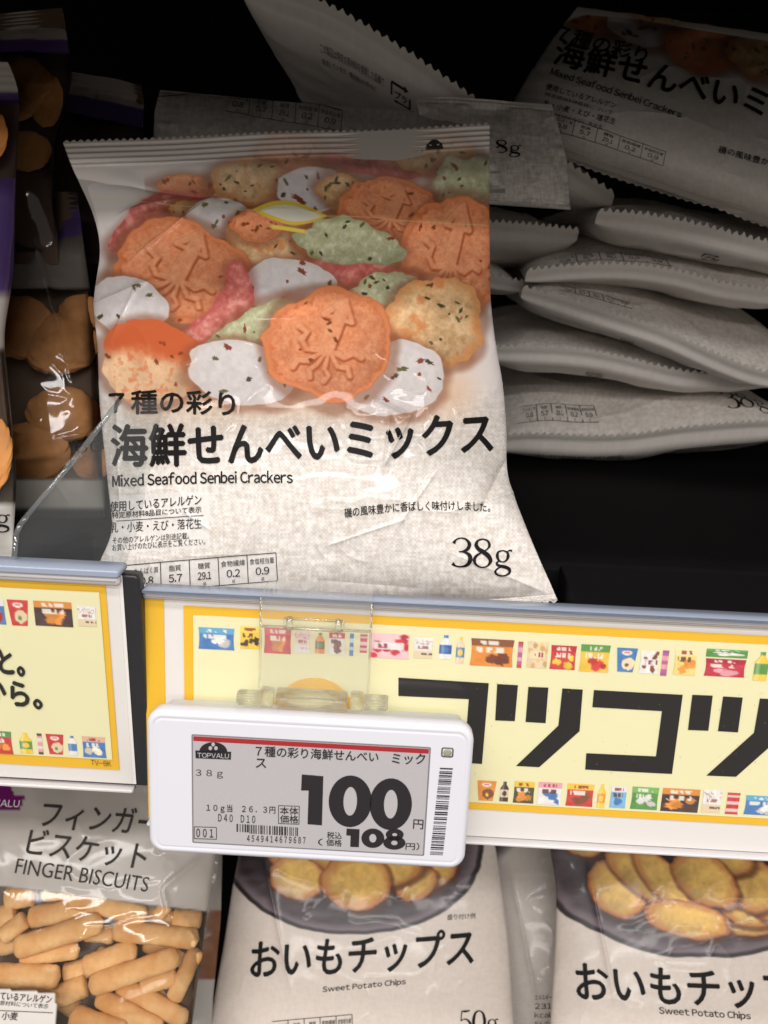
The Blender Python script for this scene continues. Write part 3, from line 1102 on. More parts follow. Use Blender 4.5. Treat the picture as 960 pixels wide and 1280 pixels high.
slab(sgR, (X0, X1, R_B, -0.0012), 0.0003, [(0, 0.0004), (0, 0.0008)], "clear_cover", M_COVER, railR, smooth=False)
slab(sgR, (X0, X1, R_B - 0.0012, R_B - 0.00005), 0.0005, [(0, -0.010), (0, 0.0012), (0.0004, 0.0018)], "bottom_bead", M_RAILW, railR)

cardR = thing("promotional_card", "long yellow bordered card with huge black katakana and small food pictures", "shelf card", tuple(sgR.O), "yellow promotional shelf cards")
ik = Ink(sgR, 0.0)
me_off = 0.0


def flat(sheet, polys, name, mats, parent, offs):
    V, F, Mi, k = [], [], [], 0
    for pts, mi, off in zip(polys, range(10 ** 6), offs):
        pts = np.asarray(pts, float)
        P = sheet.O + pts[:, :1] * sheet.ex + pts[:, 1:] * sheet.ey + off * sheet.n
        V.append(P)
        F.append(tuple(range(k, k + len(pts))))
        k += len(pts)
    me = mesh_from(name, np.vstack(V), F, mat_idx=list(range(len(polys))))
    return link(name, me, mats, parent)


def rc(a0, a1, b0, b1):
    return [(a0, b0), (a1, b0), (a1, b1), (a0, b1)]


A_ = lambda s, t: tuple(float(v) for v in sgR.ab(np.array(float(s)), np.array(float(t))))
aY0, bY0 = A_(229, 764)
aY1 = 0.298
bY0 = A_(480, 770.5)[1]
_, bY1 = A_(740, 1017)
_, bYt = A_(700, 790)
fw_ = 0.0026
flat(sgR, [rc(X0, X1 - .001, R_B + .0002, -0.0006), rc(X0, A_(205, 800)[0], R_B + .0002, -0.0006), rc(aY0, aY1, -0.0577, bY0), rc(aY0 + fw_, aY1 - fw_, -0.0577 + .0022, bY0 - .0024)],
     "card", [M_CARD, M_YEL, M_YEL, M_CREAM], cardR, (-0.0006, -0.00045, -0.0003, -0.00015))
ik = Ink(sgR, 0.0)


def z3(*p):
    return [(480 + x / 2, 720 + y / 2) for x, y in p]


for poly in ([(36, 254), (262, 268), (245, 470), (30, 455), (33, 415), (203, 425), (212, 308), (36, 300)],
             [(283, 270), (335, 273), (327, 363), (278, 361)], [(361, 277), (411, 279), (404, 368), (354, 365)],
             [(446, 281), (497, 284), (489, 388), (388, 478), (330, 475), (436, 374)],
             [(525, 285), (747, 297), (720, 495), (503, 484), (506, 443), (680, 451), (695, 338), (521, 328)],
             [(771, 297), (822, 299), (811, 387), (760, 385)], [(848, 301), (897, 304), (885, 391), (835, 388)],
             [(940, 306), (992, 309), (984, 410), (880, 502), (806, 499), (925, 392)],
             [(1030, 316), (1255, 328), (1228, 522), (1010, 512), (1013, 472), (1186, 481), (1200, 370), (1026, 360)]):
    ik.poly(z3(*poly))
g = np.random.default_rng(77)
for k in range(90):                                   # dust on the headline
    x, y, w = g.uniform(585, 1000), g.uniform(850, 972), g.uniform(.25, .7)
    ik.add(np.array([(x - w, y), (x, y - w), (x + w, y), (x, y + w)]), [(0, 1, 2, 3)], 1, .00004)
ik.build("lettering", [M_KANA, pmat("pale_dust", (150, 146, 138), .8, .1)], cardR)
ik = Ink(sgR, 0.0001)
ik.ring((392, 897), 52, 50, 37, 35, n=48, a0=180, a1=360)
ik.build("yellow_arc", M_YEL, cardR)
TOP = [(248, 785, 293, 812, (BLU, (90, 170, 210), WHT, 'pack')), (300, 783, 325, 811, (YEL, (250, 220, 90), DRK, 'pack')),
       (330, 785, 364, 817, (RED, (226, 90, 90), ORA, 'pack')), (368, 789, 388, 816, ((236, 208, 196), WHT, PNK, 'label')),
       (394, 791, 406, 817, (ORA, BRN, GRN, 'bottle')), (411, 791, 431, 818, (WHT, RED, BRN, 'pack')), (437, 792, 442, 820, (BLU, WHT, BLU, 'stick')),
       (450, 793, 459, 816, (RED, WHT, RED, 'stick')), (461, 792, 512, 823, ((244, 196, 200), WHT, (200, 50, 60), 'dots')),
       (517, 797, 541, 823, (WHT, BEI, DRK, 'label')), (549, 794, 565, 824, (WHT, (40, 74, 150), BLU, 'bottle')),
       (570, 796, 581, 829, (BEI, BLU, YEL, 'bottle')), (588, 799, 642, 833, (ORA, BRN, (120, 54, 34), 'pack')), (647, 802, 653, 835, (PNK, PUR, RED, 'stick')),
       (659, 802, 685, 835, (BEI, (244, 222, 180), (226, 178, 110), 'dots')), (688, 807, 720, 837, (RED, (188, 40, 44), YEL, 'pack')),
       (725, 806, 762, 840, ((240, 190, 60), GRN, RED, 'pack')), (770, 810, 796, 840, (BLU, BRN, (246, 224, 180), 'cup')),
       (800, 814, 823, 842, (WHT, WHT, BRN, 'dots')), (827, 813, 835, 845, (PNK, PUR, PUR, 'stick')), (843, 811, 871, 844, ((244, 216, 120), (248, 232, 170), ORA, 'pack')),
       (883, 812, 935, 822, (GRN, (90, 160, 80), WHT, 'box')), (881, 824, 932, 846, ((196, 40, 60), (170, 30, 50), PNK, 'pack')),
       (943, 815, 961, 851, (YEL, GRN, GRN, 'bottle')), (972, 818, 1010, 852, (RED, ORA, YEL, 'pack'))]
BOT = [(596, 976, 620, 1001, (ORA, YEL, BRN, 'cup')), (625, 977, 636, 1002, (DRK, BEI, DRK, 'bottle')), (642, 977, 668, 1004, ((70, 66, 40), YEL, ORA, 'pack')),
       (672, 978, 702, 1006, (WHT, PNK, BLU, 'pack')), (708, 980, 742, 1008, (RED, YEL, BRN, 'pack')), (747, 980, 757, 1010, (YEL, ORA, YEL, 'bottle')),
       (763, 983, 783, 1010, ((120, 180, 220), WHT, BLU, 'pack')), (789, 984, 823, 1012, (GRN, (120, 180, 90), WHT, 'pack')),
       (827, 986, 874, 1015, (DRK, ORA, ORA, 'box')), (878, 987, 902, 1016, (WHT, BEI, DRK, 'label')), (908, 991, 924, 1018, (RED, WHT, RED, 'stick')),
       (931, 995, 972, 1019, (BLU, (90, 170, 210), WHT, 'pack'))]
pictures(sgR, TOP + BOT, cardR, -0.00003)

# ---- left rail
sgL = Sheet(at_depth(80, 713, 0.1985), 2)
cL = lambda s, t: tuple(float(v) for v in sgL.ab(np.array(float(s)), np.array(float(t))))
LR, LT = cL(158, 800)[0], cL(80, 711)[1]
LB = cL(80, 978)[1]
railL = thing("price_rail", "short end of a clear price rail with black backing on the left", "price rail", tuple(sgL.O))
LX0 = LR - 0.22
slab(sgL, (LX0, LR, -0.0006, LT + .001), 0.0008, [(0.0003, -0.0042), (0, -0.004), (0, 0.0016), (0.0004, 0.0022)], "lip", M_LIP, railL)
slab(sgL, (LX0, LR + 0.0040, LB - 0.0005, -0.0009), 0.0015, [(0, -0.0045), (0, -0.0012), (0.0004, -0.0008)], "channel", M_BLACKP, railL)
slab(sgL, (LX0, LR - .0004, -0.0032, -0.0007), 0.0011, [(0.0, -0.0007), (0, 0.0008), (0.0006, 0.0012), (0.0012, 0.0014)], "top_bead", M_RAILW, railL)
slab(sgL, (LX0, LR - .0004, LB, -0.0035), 0.0004, [(0, 0.0012), (0, 0.0016)], "clear_cover", M_COVER, railL, smooth=False)
slab(sgL, (LX0, LR - .0004, LB - 0.0013, LB - 0.00005), 0.0005, [(0, -0.0008), (0, 0.0012), (0.0004, 0.0018)], "bottom_bead", M_RAILW, railL)
cardL = thing("promotional_card", "yellow bordered card ending in two hiragana words beside the price tag", "shelf card", tuple(sgL.O), "yellow promotional shelf cards")
ay, by = cL(131, 731)
ayb = cL(144, 955)[1]
flat(sgL, [rc(LX0, LR - .0002, LB + .0003, -0.0008), rc(LX0, ay, ayb - .0022, by), rc(LX0, ay - .0017, ayb + .0012, by - .0023)], "card", [M_CARD, M_YEL, M_CREAM], cardL,
     (-0.0006, -0.00035, -0.00015))
ik = Ink(sgL, 0.0001)
ik.text('ること。', (-54, 836), (31, 845), 31, .035)
ik.text('るから。', (-50, 874), (53, 886), 31, .035)
ik.text('TV-BK', (114, 956), (139, 958), 6.5, .004, mi=1)
ik.build("lettering", [M_KANA, pmat("brown_ink", (96, 66, 20), .4)], cardL)
pictures(sgL, [(-22, 749, 6, 780, (BLU, WHT, RED, 'pack')), (10, 750, 36, 782, (RED, GRN, BEI, 'cup')), (43, 752, 90, 783, (DRK, ORA, ORA, 'box')), (97, 758, 120, 783, (WHT, BEI, DRK, 'label')),
               (-20, 914, 15, 942, (RED, GRN, ORA, 'pack')), (24, 916, 40, 942, (YEL, GRN, YEL, 'bottle')), (47, 917, 53, 943, (PNK, WHT, DRK, 'stick')),
               (58, 918, 80, 943, (RED, GRN, BEI, 'cup')), (85, 920, 96, 944, (WHT, BLU, BLU, 'bottle')), (103, 921, 132, 947, (BLU, (236, 180, 150), (240, 226, 200), 'pack'))], cardL, -0.00003)

# black bracket in the gap between the two rails
bk = thing("rail_bracket", "black plastic bracket in the gap between two price rails", "bracket", tuple(at_depth(172, 840, .215)))
bm = bmesh.new()
p = at_depth(172, 790, .226)
bm_box(bm, (p[0] - .012, p[1] - .002, p[2] - .05), (p[0] + .012, p[1] + .003, p[2] + .006), .001)
bm_to("plate", bm, M_BLACKP, bk)
bm = bmesh.new()
for (x, y, r) in ((172, 815, .0022), (175, 865, .0028)):
    q = at_depth(x, y, .2205)
    rod(bm, q - np.array([.008, 0, 0]), q + np.array([.008, 0, 0]), r, 14)
bm_to("pivot", bm, M_BLACKP, bk, True)
bm = bmesh.new()
pts = [at_depth(x, y, .2195) for x, y in ((163, 800), (168, 806), (170, 822), (168, 838), (163, 850))]
for a, b in zip(pts[:-1], pts[1:]):
    rod(bm, a, b, .0006, 8)
bm_to("spring_clip", bm, pmat("grey_plastic", (110, 110, 112), .3), bk, True)

# ================================================================== ELECTRONIC PRICE TAG
M_TAG = pmat("white_tag_plastic", (211, 211, 219), 0.36, 0.5, noise_amt=0.01, nscale=40)
M_SCR = pmat("grey_epaper", (173, 170, 172), 0.32, 0.4, noise_amt=0.05, nscale=1800)
M_REDI = pmat("red_epaper", (158, 38, 44), 0.4, 0.4)
M_EINK = pmat("black_epaper", (36, 32, 36), 0.4, 0.4)
tg = Sheet(at_depth(390, 985, 0.199), 8)
tag_o = thing("electronic_price_tag", "white electronic price tag reading 100 on a grey screen", "price tag", tuple(tg.O))
rt_ = rect_of(tg, [(183, 889), (592, 908), (582, 1090), (185, 1064)])
slab(tg, rt_, 0.0042, [(0.0030, -0.0122), (0.0024, -0.0116), (0.0020, -0.0056), (0.0005, -0.0048), (0.0, -0.0040), (0, -0.0012), (0.0003, -0.0005), (0.0010, -0.0001),
                       (0.0016, 0.0), (0.0019, -0.0002), (0.0022, -0.0002), (0.0026, 0.0)], "housing", M_TAG, tag_o, 10)
rs = rect_of(tg, [(241, 918), (536, 937), (529, 1068), (242.5, 1052)])
slab(tg, (rs[0] - .0004, rs[1] + .0004, rs[2] - .0004, rs[3] + .0004), 0.0004, [(0, -.0005), (0, 0.00004), (.0004, 0.00005)], "screen_bezel", pmat("screen_edge", (120, 118, 120), .4), tag_o, 3, False)
slab(tg, rs, 0.0003, [(0, -.0004), (0, 0.00012)], "screen", M_SCR, tag_o, 3, False)
hgt = rs[3] - rs[2]
slab(tg, (rs[0] + .0001, rs[1] - .0001, rs[3] - hgt * .046, rs[3] - .0001), 0.0002, [(0, .0001), (0, 0.00016)], "red_bar", M_REDI, tag_o, 2, False)


def z4(x, y):
    return (170 + x / 2.2326, 860 + y / 2.2326)


ik = Ink(tg, 0.0002)
T4 = lambda body, x0, y0, x1, y1, h, b=0.0, **k: ik.text(body, z4(x0, y0), z4(x1, y1), h / 2.2326, b, **k)
T4('７種の彩り海鮮せんべい', 334, 189, 676, 206, 29, .014)
T4('ミック', 714, 211, 806, 212, 30, .014)
T4('ス', 335, 221, 363, 222, 25, .014)
T4('３８ｇ', 167, 249, 243, 252, 23, .004)
T4('１０ｇ当　２６．３円', 197, 346, 389, 353, 24, .008)
T4('Ｄ４０　Ｄ１０', 230, 371, 333, 376, 21, .006)
T4('本体', 402, 351, 453, 353, 21, .01)
T4('価格', 402, 374, 453, 376, 21, .01)
ik.box([z4(398, 327), z4(456, 329), z4(455, 379), z4(398, 377)], .8)
ik.box([z4(163, 386), z4(225, 388), z4(225, 421), z4(163, 419)], .8)
T4('００１', 169, 414, 216, 416, 23, .01)
T4('４５４９４１４６７９６８７', 310, 427, 473, 433, 18, .008)
T4('（', 508, 438, 521, 438, 19, .006)
T4('税込', 533, 419, 574, 420, 19, .006)
T4('価格', 531, 439, 574, 441, 19, .006)
T4('円', 773, 391, 801, 393, 26, .006)
T4('円）', 752, 450, 790, 451, 20, .006)
g = np.random.default_rng(5)
x = 281.0
while x < 450:
    w = g.choice([2, 2, 3, 4, 5])
    y0 = 378 + (x - 281) * .06
    lo = 403 if 310 < x else 400
    ik.poly([z4(x, y0), z4(x + w, y0), z4(x + w, lo + (x - 281) * .055), z4(x, lo + (x - 281) * .055)])
    x += w + g.choice([2, 2.5, 3.5, 5])
# 100: flagged one and two round noughts
ik.poly([z4(*p) for p in ((463, 240), (523, 245), (519, 382), (479, 379), (482, 285), (461, 285))])
for cx, cy, rx, ry in ((598, 315, 60, 72), (711, 323, 59, 72)):
    ik.ring(z4(cx, cy), rx / 2.2326, ry / 2.2326, 19 / 2.2326, 40 / 2.2326, n=48, rot=.04)
ik.poly([z4(*p) for p in ((588, 391), (624, 393), (622, 443), (598, 442), (599, 411), (587, 410))])
ik.ring(z4(661, 418), 32 / 2.2326, 27 / 2.2326, 10 / 2.2326, 12 / 2.2326, n=36)
ik.ring(z4(722, 408), 25 / 2.2326, 16.5 / 2.2326, 7 / 2.2326, 4.5 / 2.2326, n=36)
ik.ring(z4(721, 431), 31 / 2.2326, 19 / 2.2326, 9 / 2.2326, 6.5 / 2.2326, n=36)
# shop emblem: dark dome over a name band
dome = [(216 + 39 * math.cos(a), 177 - 27 * math.sin(a)) for a in np.linspace(0, math.pi, 24)]
ik.poly([z4(*p) for p in dome])
ik.poly([z4(166, 173), z4(266, 177), z4(265, 199), z4(167, 195)])
ik.off = .0002
o = ik.build("lettering", M_EINK, tag_o)
ik = Ink(tg, 0.00026)
ik.text('TOPVALU', z4(172, 192), z4(260, 195), 13 / 2.2326, .01)
for a in (90, 210, 330):
    th = math.radians(a)
    ik.ring(z4(216 + 9 * math.cos(th), 163 - 7 * math.sin(th)), 2.3, 2.6, .01, .01, n=10)
ik.build("emblem_lettering", M_SCR, tag_o)
# side barcode label and sensor window
ik = Ink(tg, 0.0001)
y = 222.0
while y < 468:
    h = g.choice([1.6, 2, 2.6, 4])
    xs = 0.115 * (y - 222)
    ik.poly([z4(848 - xs, y), z4(884 - xs, y + 1.5), z4(884 - xs, y + h + 1.5), z4(848 - xs, y + h)])
    y += h + g.choice([1.8, 2.2, 3.2, 5])
ik.build("side_barcode", M_EINK, tag_o)
rw = rect_of(tg, [z4(853, 165), z4(887, 167), z4(885, 194), z4(851, 192)])
slab(tg, rw, 0.0006, [(0, -.0004), (0, .00012), (.0003, .00012), (.0004, -.0001), (.0005, -.0001)], "sensor_window", pmat("dark_window", (60, 58, 52), .15, .6), tag_o, 4)
bm = bmesh.new()
c = tg.P(np.array(z4(869, 0)[0]), np.array(z4(0, 181)[1]), 0.0)
bmesh.ops.create_uvsphere(bm, u_segments=14, v_segments=8, radius=.0011, matrix=Matrix.Translation(Vector(c)) @ Matrix.Scale(.25, 4, Vector(tg.n)))
bm_to("sensor_lens", bm, pmat("pale_lens", (150, 146, 132), .1, .7), tag_o, True)

# ================================================================== CLEAR HANGER THAT HOLDS THE TAG
M_PLATE = clear_mat("clear_hanger_plastic", (0.985, 0.985, 0.98), 0.04, 1.2, 0.06)
M_HINGE = clear_mat("clear_moulded_plastic", (0.97, 0.96, 0.93), 0.03, 3.0, 0.02)
_nt = M_HINGE.node_tree
_gl = _nt.nodes.new('ShaderNodeBsdfGlass')
_gl.inputs['IOR'].default_value = 1.45
_gl.inputs['Roughness'].default_value = 0.04
_mx = _nt.nodes.new('ShaderNodeMixShader')
_mx.inputs[0].default_value = 0.5
_out = _nt.nodes['Material Output'].inputs['Surface']
_nt.links.new(_out.links[0].from_socket, _mx.inputs[1])
_nt.links.new(_gl.outputs[0], _mx.inputs[2])
_nt.links.new(_mx.outputs[0], _out)
hang = thing("tag_hanger", "clear plastic hinged hanger hooked over the rail above the price tag", "hanger", tuple(sgR.P(np.array(395.), np.array(800.))))
r_ = rect_of(sgR, [(328, 748), (463, 752), (463, 866), (328, 862)])
slab(sgR, (r_[0], r_[1], r_[2], R_T + .001), 0.0008, [(0, .0024), (0, .0032), (.0002, .0034)], "plate", M_PLATE, hang, smooth=False)
slab(sgR, (r_[0], r_[1], R_T + .0006, R_T + .0014), 0.0003, [(0, -.0085), (0, .0034)], "hook", M_PLATE, hang, smooth=False)
r_ = rect_of(sgR, [(359, 767), (430, 770), (430, 782), (359, 779)])
rp = rect_of(sgR, [(328, 748), (463, 752), (463, 866), (328, 862)])
bm = bmesh.new()
for a_ in (rp[0], rp[1]):
    rod(bm, sgR.O + a_ * sgR.ex + rp[2] * sgR.ey + .003 * sgR.n, sgR.O + a_ * sgR.ex + R_T * sgR.ey + .003 * sgR.n, .00035, 8)
rod(bm, sgR.O + rp[0] * sgR.ex - .0055 * sgR.ey + .0034 * sgR.n, sgR.O + rp[1] * sgR.ex - .0055 * sgR.ey + .0034 * sgR.n, .0004, 8)
bm_to("moulded_edge", bm, M_HINGE, hang, True)
bm = bmesh.new()
fr = [(r_[0], r_[2]), (r_[1], r_[2]), (r_[1], r_[3]), (r_[0], r_[3])]
L3 = lambda a, b, n: Vector(sgR.O + a * sgR.ex + b * sgR.ey + n * sgR.n)
for k in range(4):
    rod(bm, L3(*fr[k], .0039), L3(*fr[(k + 1) % 4], .0039), .0004, 8)
for a in (r_[0] + .0012, r_[1] - .0012):
    rod(bm, L3(a, r_[2] - .0004, .004), L3(a, r_[3] + .0004, .004), .0009, 10)
bm_to("slot_rim", bm, M_HINGE, hang, True)
for (xa, xb, ya, yb, r) in ((297, 326, 871, 873, .0021), (326, 342, 870, 872, .0027), (346, 434, 871, 876, .0026), (438, 454, 876, 877, .0027), (454, 485, 877, 879, .0021)):
    bm = bmesh.new()
    z_ = .2015
    rod(bm, at_depth(xa, ya, z_), at_depth(xb, yb, z_), r, 20)
    bmesh.ops.bevel(bm, geom=bm.edges[:], offset=.00035, segments=2, affect='EDGES')
    bm_to("hinge_barrel", bm, M_HINGE, hang, True)
bm = bmesh.new()
pa, pb = at_depth(346, 884, .2012), at_depth(434, 888, .2012)
mid = (pa + pb) / 2
Mx = Matrix(((sgR.ex[0], sgR.ey[0], sgR.n[0], mid[0]), (sgR.ex[1], sgR.ey[1], sgR.n[1], mid[1]), (sgR.ex[2], sgR.ey[2], sgR.n[2], mid[2]), (0, 0, 0, 1)))
bm_box(bm, (-.0092, -.0035, -.0022), (.0092, .0022, -.0008), .0003, Mx)
bm_to("tongue", bm, M_HINGE, hang)

# ================================================================== THE FRONT BAG
M_BAG = print_mat("printed_glossy_bag", 0.50, 0.14, coat=0.38, coat_rough=0.05)
FO = at_depth(420, 775, .214)
fb = Bag((FO[0], .203, 0), 27, [(80, 180), (92, 214), (118, 268), (127, 312), (117, 365), (116, 385), (122, 430), (124, 500), (130, 560), (137, 625), (143, 668), (121, 705), (113, 760), (112, 794)],
         [(612, 157), (611, 230), (612, 300), (613, 380), (621, 440), (629, 480), (634, 545), (632, 590), (648, 635), (668, 685), (690, 735), (697, 750)], 0.017, 0.006, spin=5.5, h0=0.009,
         seal=(0.055, 0.012), seed=3, low=.60,
         creases=[(545, 590, 500, 655, 2.2, .0006), (505, 650, 410, 682, 2.2, .0005), (632, 575, 600, 640, 7, -.0022), (640, 560, 690, 610, 6, .0012),
                  (262, 246, 170, 320, 3.0, .0012), (150, 268, 212, 248, 3.0, .0013), (470, 500, 512, 520, 3, .0014), (514, 520, 482, 580, 2.6, .0012), (488, 515, 480, 585, 2.4, .0010),
                  (140, 420, 175, 350, 3, .0008), (118, 380, 190, 350, 5, .0012), (560, 640, 660, 610, 4, .0010), (230, 640, 262, 662, 2.5, .0006), (400, 725, 520, 735, 8, -.0005),
                  (110, 225, 300, 250, 5, -.0013), (145, 480, 150, 640, 3, .0008), (560, 690, 680, 740, 5, .0006)])
bag = thing("snack_bag", "cracker bag with orange squid crackers leaning upright behind the price rail", "snack bag", (FO[0], .2, -.012), "senbei cracker bags")
fb.build("bag_film", front_art, M_BAG, bag, 620, 720, (60, 60), 4.0)
ik = Ink(fb, 0.00022, 7.0)
T = ik.text
T('７種の彩り', (137, 519), (294, 521), 29, .022, bend=-3)
T('海鮮せんべいミックス', (140, 583), (616, 566), 52, .026, bend=4)
T('Mixed Seafood Senbei Crackers', (141, 609), (366, 604), 15, .018, bend=-2)
T('使用しているアレルゲン', (138, 640), (252, 631), 13, .006)
T('特定原材料8品目について表示', (140, 648), (252, 641), 8, .006)
ik.line((140, 651.5), (255, 644.5), .8)
T('乳・小麦・えび・落花生', (138, 666), (253, 661), 13, .004)
T('その他のアレルゲンは別途記載。', (141, 680), (237, 674), 8.5, .004)
T('お買い上げのたびに表示をご覧ください。', (141, 689), (257, 681), 8.5, .004)
T('磯の風味豊かに香ばしく味付けしました。', (431, 648), (613, 640), 12, .008, bend=-5)
nutrition_table(ik, [(165, 706), (345, 691), (347, 726), (166, 741)], CELLS, .9)
ik.line((110, 712), (165, 706), .9)
T('ギー', (149, 719), (163, 718), 8)
T('（推定値）この表示値は、目安です。', (144, 750), (230, 744), 6)
serif_weight(ik, 563, 708, 638, 711, 36, '38g')
ik.build("lettering", M_INK, bag)
ik = Ink(fb, 0.0002, 6.0)
ik.ring((543, 187), 11, 12, .01, .01, n=20, a0=180, a1=360)
T('TOPVALU', (529, 189), (557, 187), 6, .02)
T('カルシウム入り', (341, 268), (386, 269), 5.5, .004)
ik.build("small_print", M_INK_SOFT, bag)

# ================================================================== THE STACK OF BAGS BEHIND
M_BAG2 = print_mat("printed_paper_bag", 0.42, 0.4, coat=0.25, coat_rough=0.15, crinkle=0.12, cscale=70)


class Lying:
    """a filled bag lying on its back, bottom seal towards the aisle; layout (s, t): s = 0..100 across, t = -v*100 up the bag"""
    def __init__(self, seal, yf, T, T2, L=0.15, skew=0.0, fin=0.0040, lift=0.0, seed=1, side=1, droop=0.0, amp=1.0):
        q = np.array([at_y(np.array(float(x)), np.array(float(y)), yf) for x, y in seal])
        self.x, self.z = q[:, 0], q[:, 2] - .0028
        self.yf, self.T, self.T2, self.L, self.skew, self.fin, self.lift = yf, T, T2, L, skew, fin, lift
        self.seed, self.side, self.droop, self.amp = seed, side, droop, amp
        self.W = self.x[-1] - self.x[0]
        uu = np.linspace(0, 1, 161)
        zz = np.interp(uu, (self.x - self.x[0]) / self.W, self.z)
        k = np.exp(-0.5 * (np.arange(-16, 17) / 6.0) ** 2)
        self.uu, self.zz = uu, np.convolve(np.pad(zz, 16, 'reflect', reflect_type='odd'), k / k.sum(), 'valid')

    def surf(self, u, v, side=1, off=0.0):
        z0 = np.interp(u, self.uu, self.zz)
        zm = self.zz.mean()
        vb = np.clip(v, 0, 1)
        fl = np.clip(-v, 0, 1)
        prof = np.sin(np.pi * np.clip(vb, 0, 1)) ** (0.5 if side > 0 else 0.34)
        x = np.abs(2 * np.clip(u, 0, 1) - 1)
        fu = np.clip(1 - x ** 5.5, 0, 1) ** 0.55
        sd = self.seed * 41
        h = (self.T if side > 0 else -self.T2) * prof * fu
        ed = ss(0, .08, vb)
        h = h + side * self.amp * (.0028 * (fbm(u * 4 + sd, vb * 4, sd, 3) - .5) * ed * fu + .0018 * (noise(u * 13 + sd, vb * 2.2, sd + 2) - .5) * np.exp(-vb / .14) * ed)
        rd = 1 - np.abs(2 * fbm(u * 3 + sd, vb * 5, sd + 5, 3) - 1)
        h = h + side * self.amp * .0008 * rd ** 7 * ed * fu
        b = vb ** .8
        z = z0 * (1 - .75 * b) + zm * .75 * b + self.lift * vb + h + side * off
        if side < 0:
            z = np.maximum(z, DECK + .0006)      # the lowest bag lies flat on the deck
        z = z + fl * self.L * .80
        pinch = .010 * np.sin(np.pi * vb) * (u - .5) * -1
        y = self.yf + vb * self.L - fl * self.L * .45 + np.where(fl > 0, .00025 * np.sin(fl * 150), 0) - off
        return np.stack([self.x[0] + u * self.W + pinch + self.skew * vb * self.L, y + 0 * u, z + 0 * u], -1)

    def P(self, s, t, off=0.0):
        return self.surf(s / 100, -t / 100 * self.W / self.L, self.side, off)

    def build(self, name, parent, tone=PAPER, nu=150, nv=110, art=None):
        V, F, C, n = [], [], [], 0
        vv = np.concatenate([np.linspace(-self.fin / self.L, 0, 9)[:-1], np.linspace(0, 1, nv) ** 1.5])
        for side in (1, -1):
            U, Vg = np.meshgrid(np.linspace(0, 1, nu), vv)
            Vg = Vg.copy()
            tri = 1 - np.abs(((U[0] * 44) % 1.0) * 2 - 1)
            Vg[0] -= tri * .0026 / self.L
            Vg[1] -= tri * .0009 / self.L
            P = self.surf(U, Vg, side, .00012)
            s, t = U.ravel() * 560, Vg.ravel() * 560 * self.L / self.W
            c = paper(s, t + 300 * self.seed, tone if side > 0 else np.array(tone) * .97 + 10, 1.2 if side > 0 else .25, 1.0, self.seed)
            if art is not None and side > 0:
                c = art(c, U.ravel(), Vg.ravel())
            V.append(P.reshape(-1, 3))
            F.append(grid_faces(len(vv), nu, n, side > 0))
            C.append(lin(c))
            n += P.shape[0] * nu
        me = mesh_from(name, np.vstack(V), np.vstack(F)[:, ::-1], True, np.vstack(C))
        return link(name, me, M_BAG2, parent)


class Under:
    def __init__(self, b):
        self.b = b

    def P(self, s, t, off=0.0):
        return self.b.surf(s / 100, t / 100 * self.b.W / self.b.L, -1, off)

    def up_dir(self, s, t):
        return np.array([0, -1.0])


Lying.up_dir = lambda self, s, t: np.array([0, -1.0])


def recycle_mark(ik, x, y, w, h, mi=0):
    """square arrow mark with katakana in it"""
    for a, b in (((0, 0), (.75, 0)), ((0, 0), (0, .7)), ((1, .3), (1, 1)), ((.25, 1), (1, 1))):
        ik.line((x + a[0] * w, y - h + a[1] * h), (x + b[0] * w, y - h + b[1] * h), w * .10, mi, 2)
    ik.poly([(x + .68 * w, y - h * 1.14), (x + .92 * w, y - h), (x + .68 * w, y - h * .86)], mi)
    ik.poly([(x + .32 * w, y + h * .14), (x + .08 * w, y), (x + .32 * w, y - h * .14)], mi)
    ik.text('プラ', (x + .18 * w, y - .25 * h), (x + .84 * w, y - .25 * h), h * .45, .03, mi=mi)


def lying_bag(label, seal, yf, T, T2, table=None, weight=None, under=None, tone=PAPER, **kw):
    b = Lying(seal, yf, T, T2, **kw)
    t = thing("snack_bag", label, "snack bag", (float(b.x.mean()), yf + b.L / 2, float(b.zz.mean())), "senbei cracker bags")
    b.build("bag_film", t, tone)
    ik = Ink(b, .0002, 4.0)
    if table:
        x0, x1, y0, y1 = table
        nutrition_table(ik, [(x0, y0), (x1, y0), (x1, y1), (x0, y1)], CELLS, .28)
        ik.line((x0 - 7, y0), (x0, y0), .28)
        ik.line((x0 - 7, y1), (x0, y1), .28)
    if weight:
        serif_weight(ik, weight[0], weight[1], weight[0] + 13, weight[1], weight[2], '38g')
    if ik.v:
        ik.build("lettering", M_INK, t)
    if under:
        iu = Ink(Under(b), .0003, 4.0)
        for kind, *a in under:
            if kind == 'mark':
                recycle_mark(iu, *a)
            elif kind == 'lines':
                x, y, w = a
                iu.text('この製品は特定の原材料を使用した設備で', (x, y), (x + w, y), 1.9)
                iu.text('製造しています。開封後はお早めに', (x, y + 3.2), (x + w * .86, y + 3.2), 1.9)
            elif kind == 'frame':
                x0, y0, x1, y1 = a
                iu.box([(x0, y0), (x1, y0), (x1, y1), (x0, y1)], .5)
                iu.line((x0, (y0 + y1) / 2), (x1, (y0 + y1) / 2), .4)
        iu.build("back_lettering", M_INK_SOFT, t)
    return b


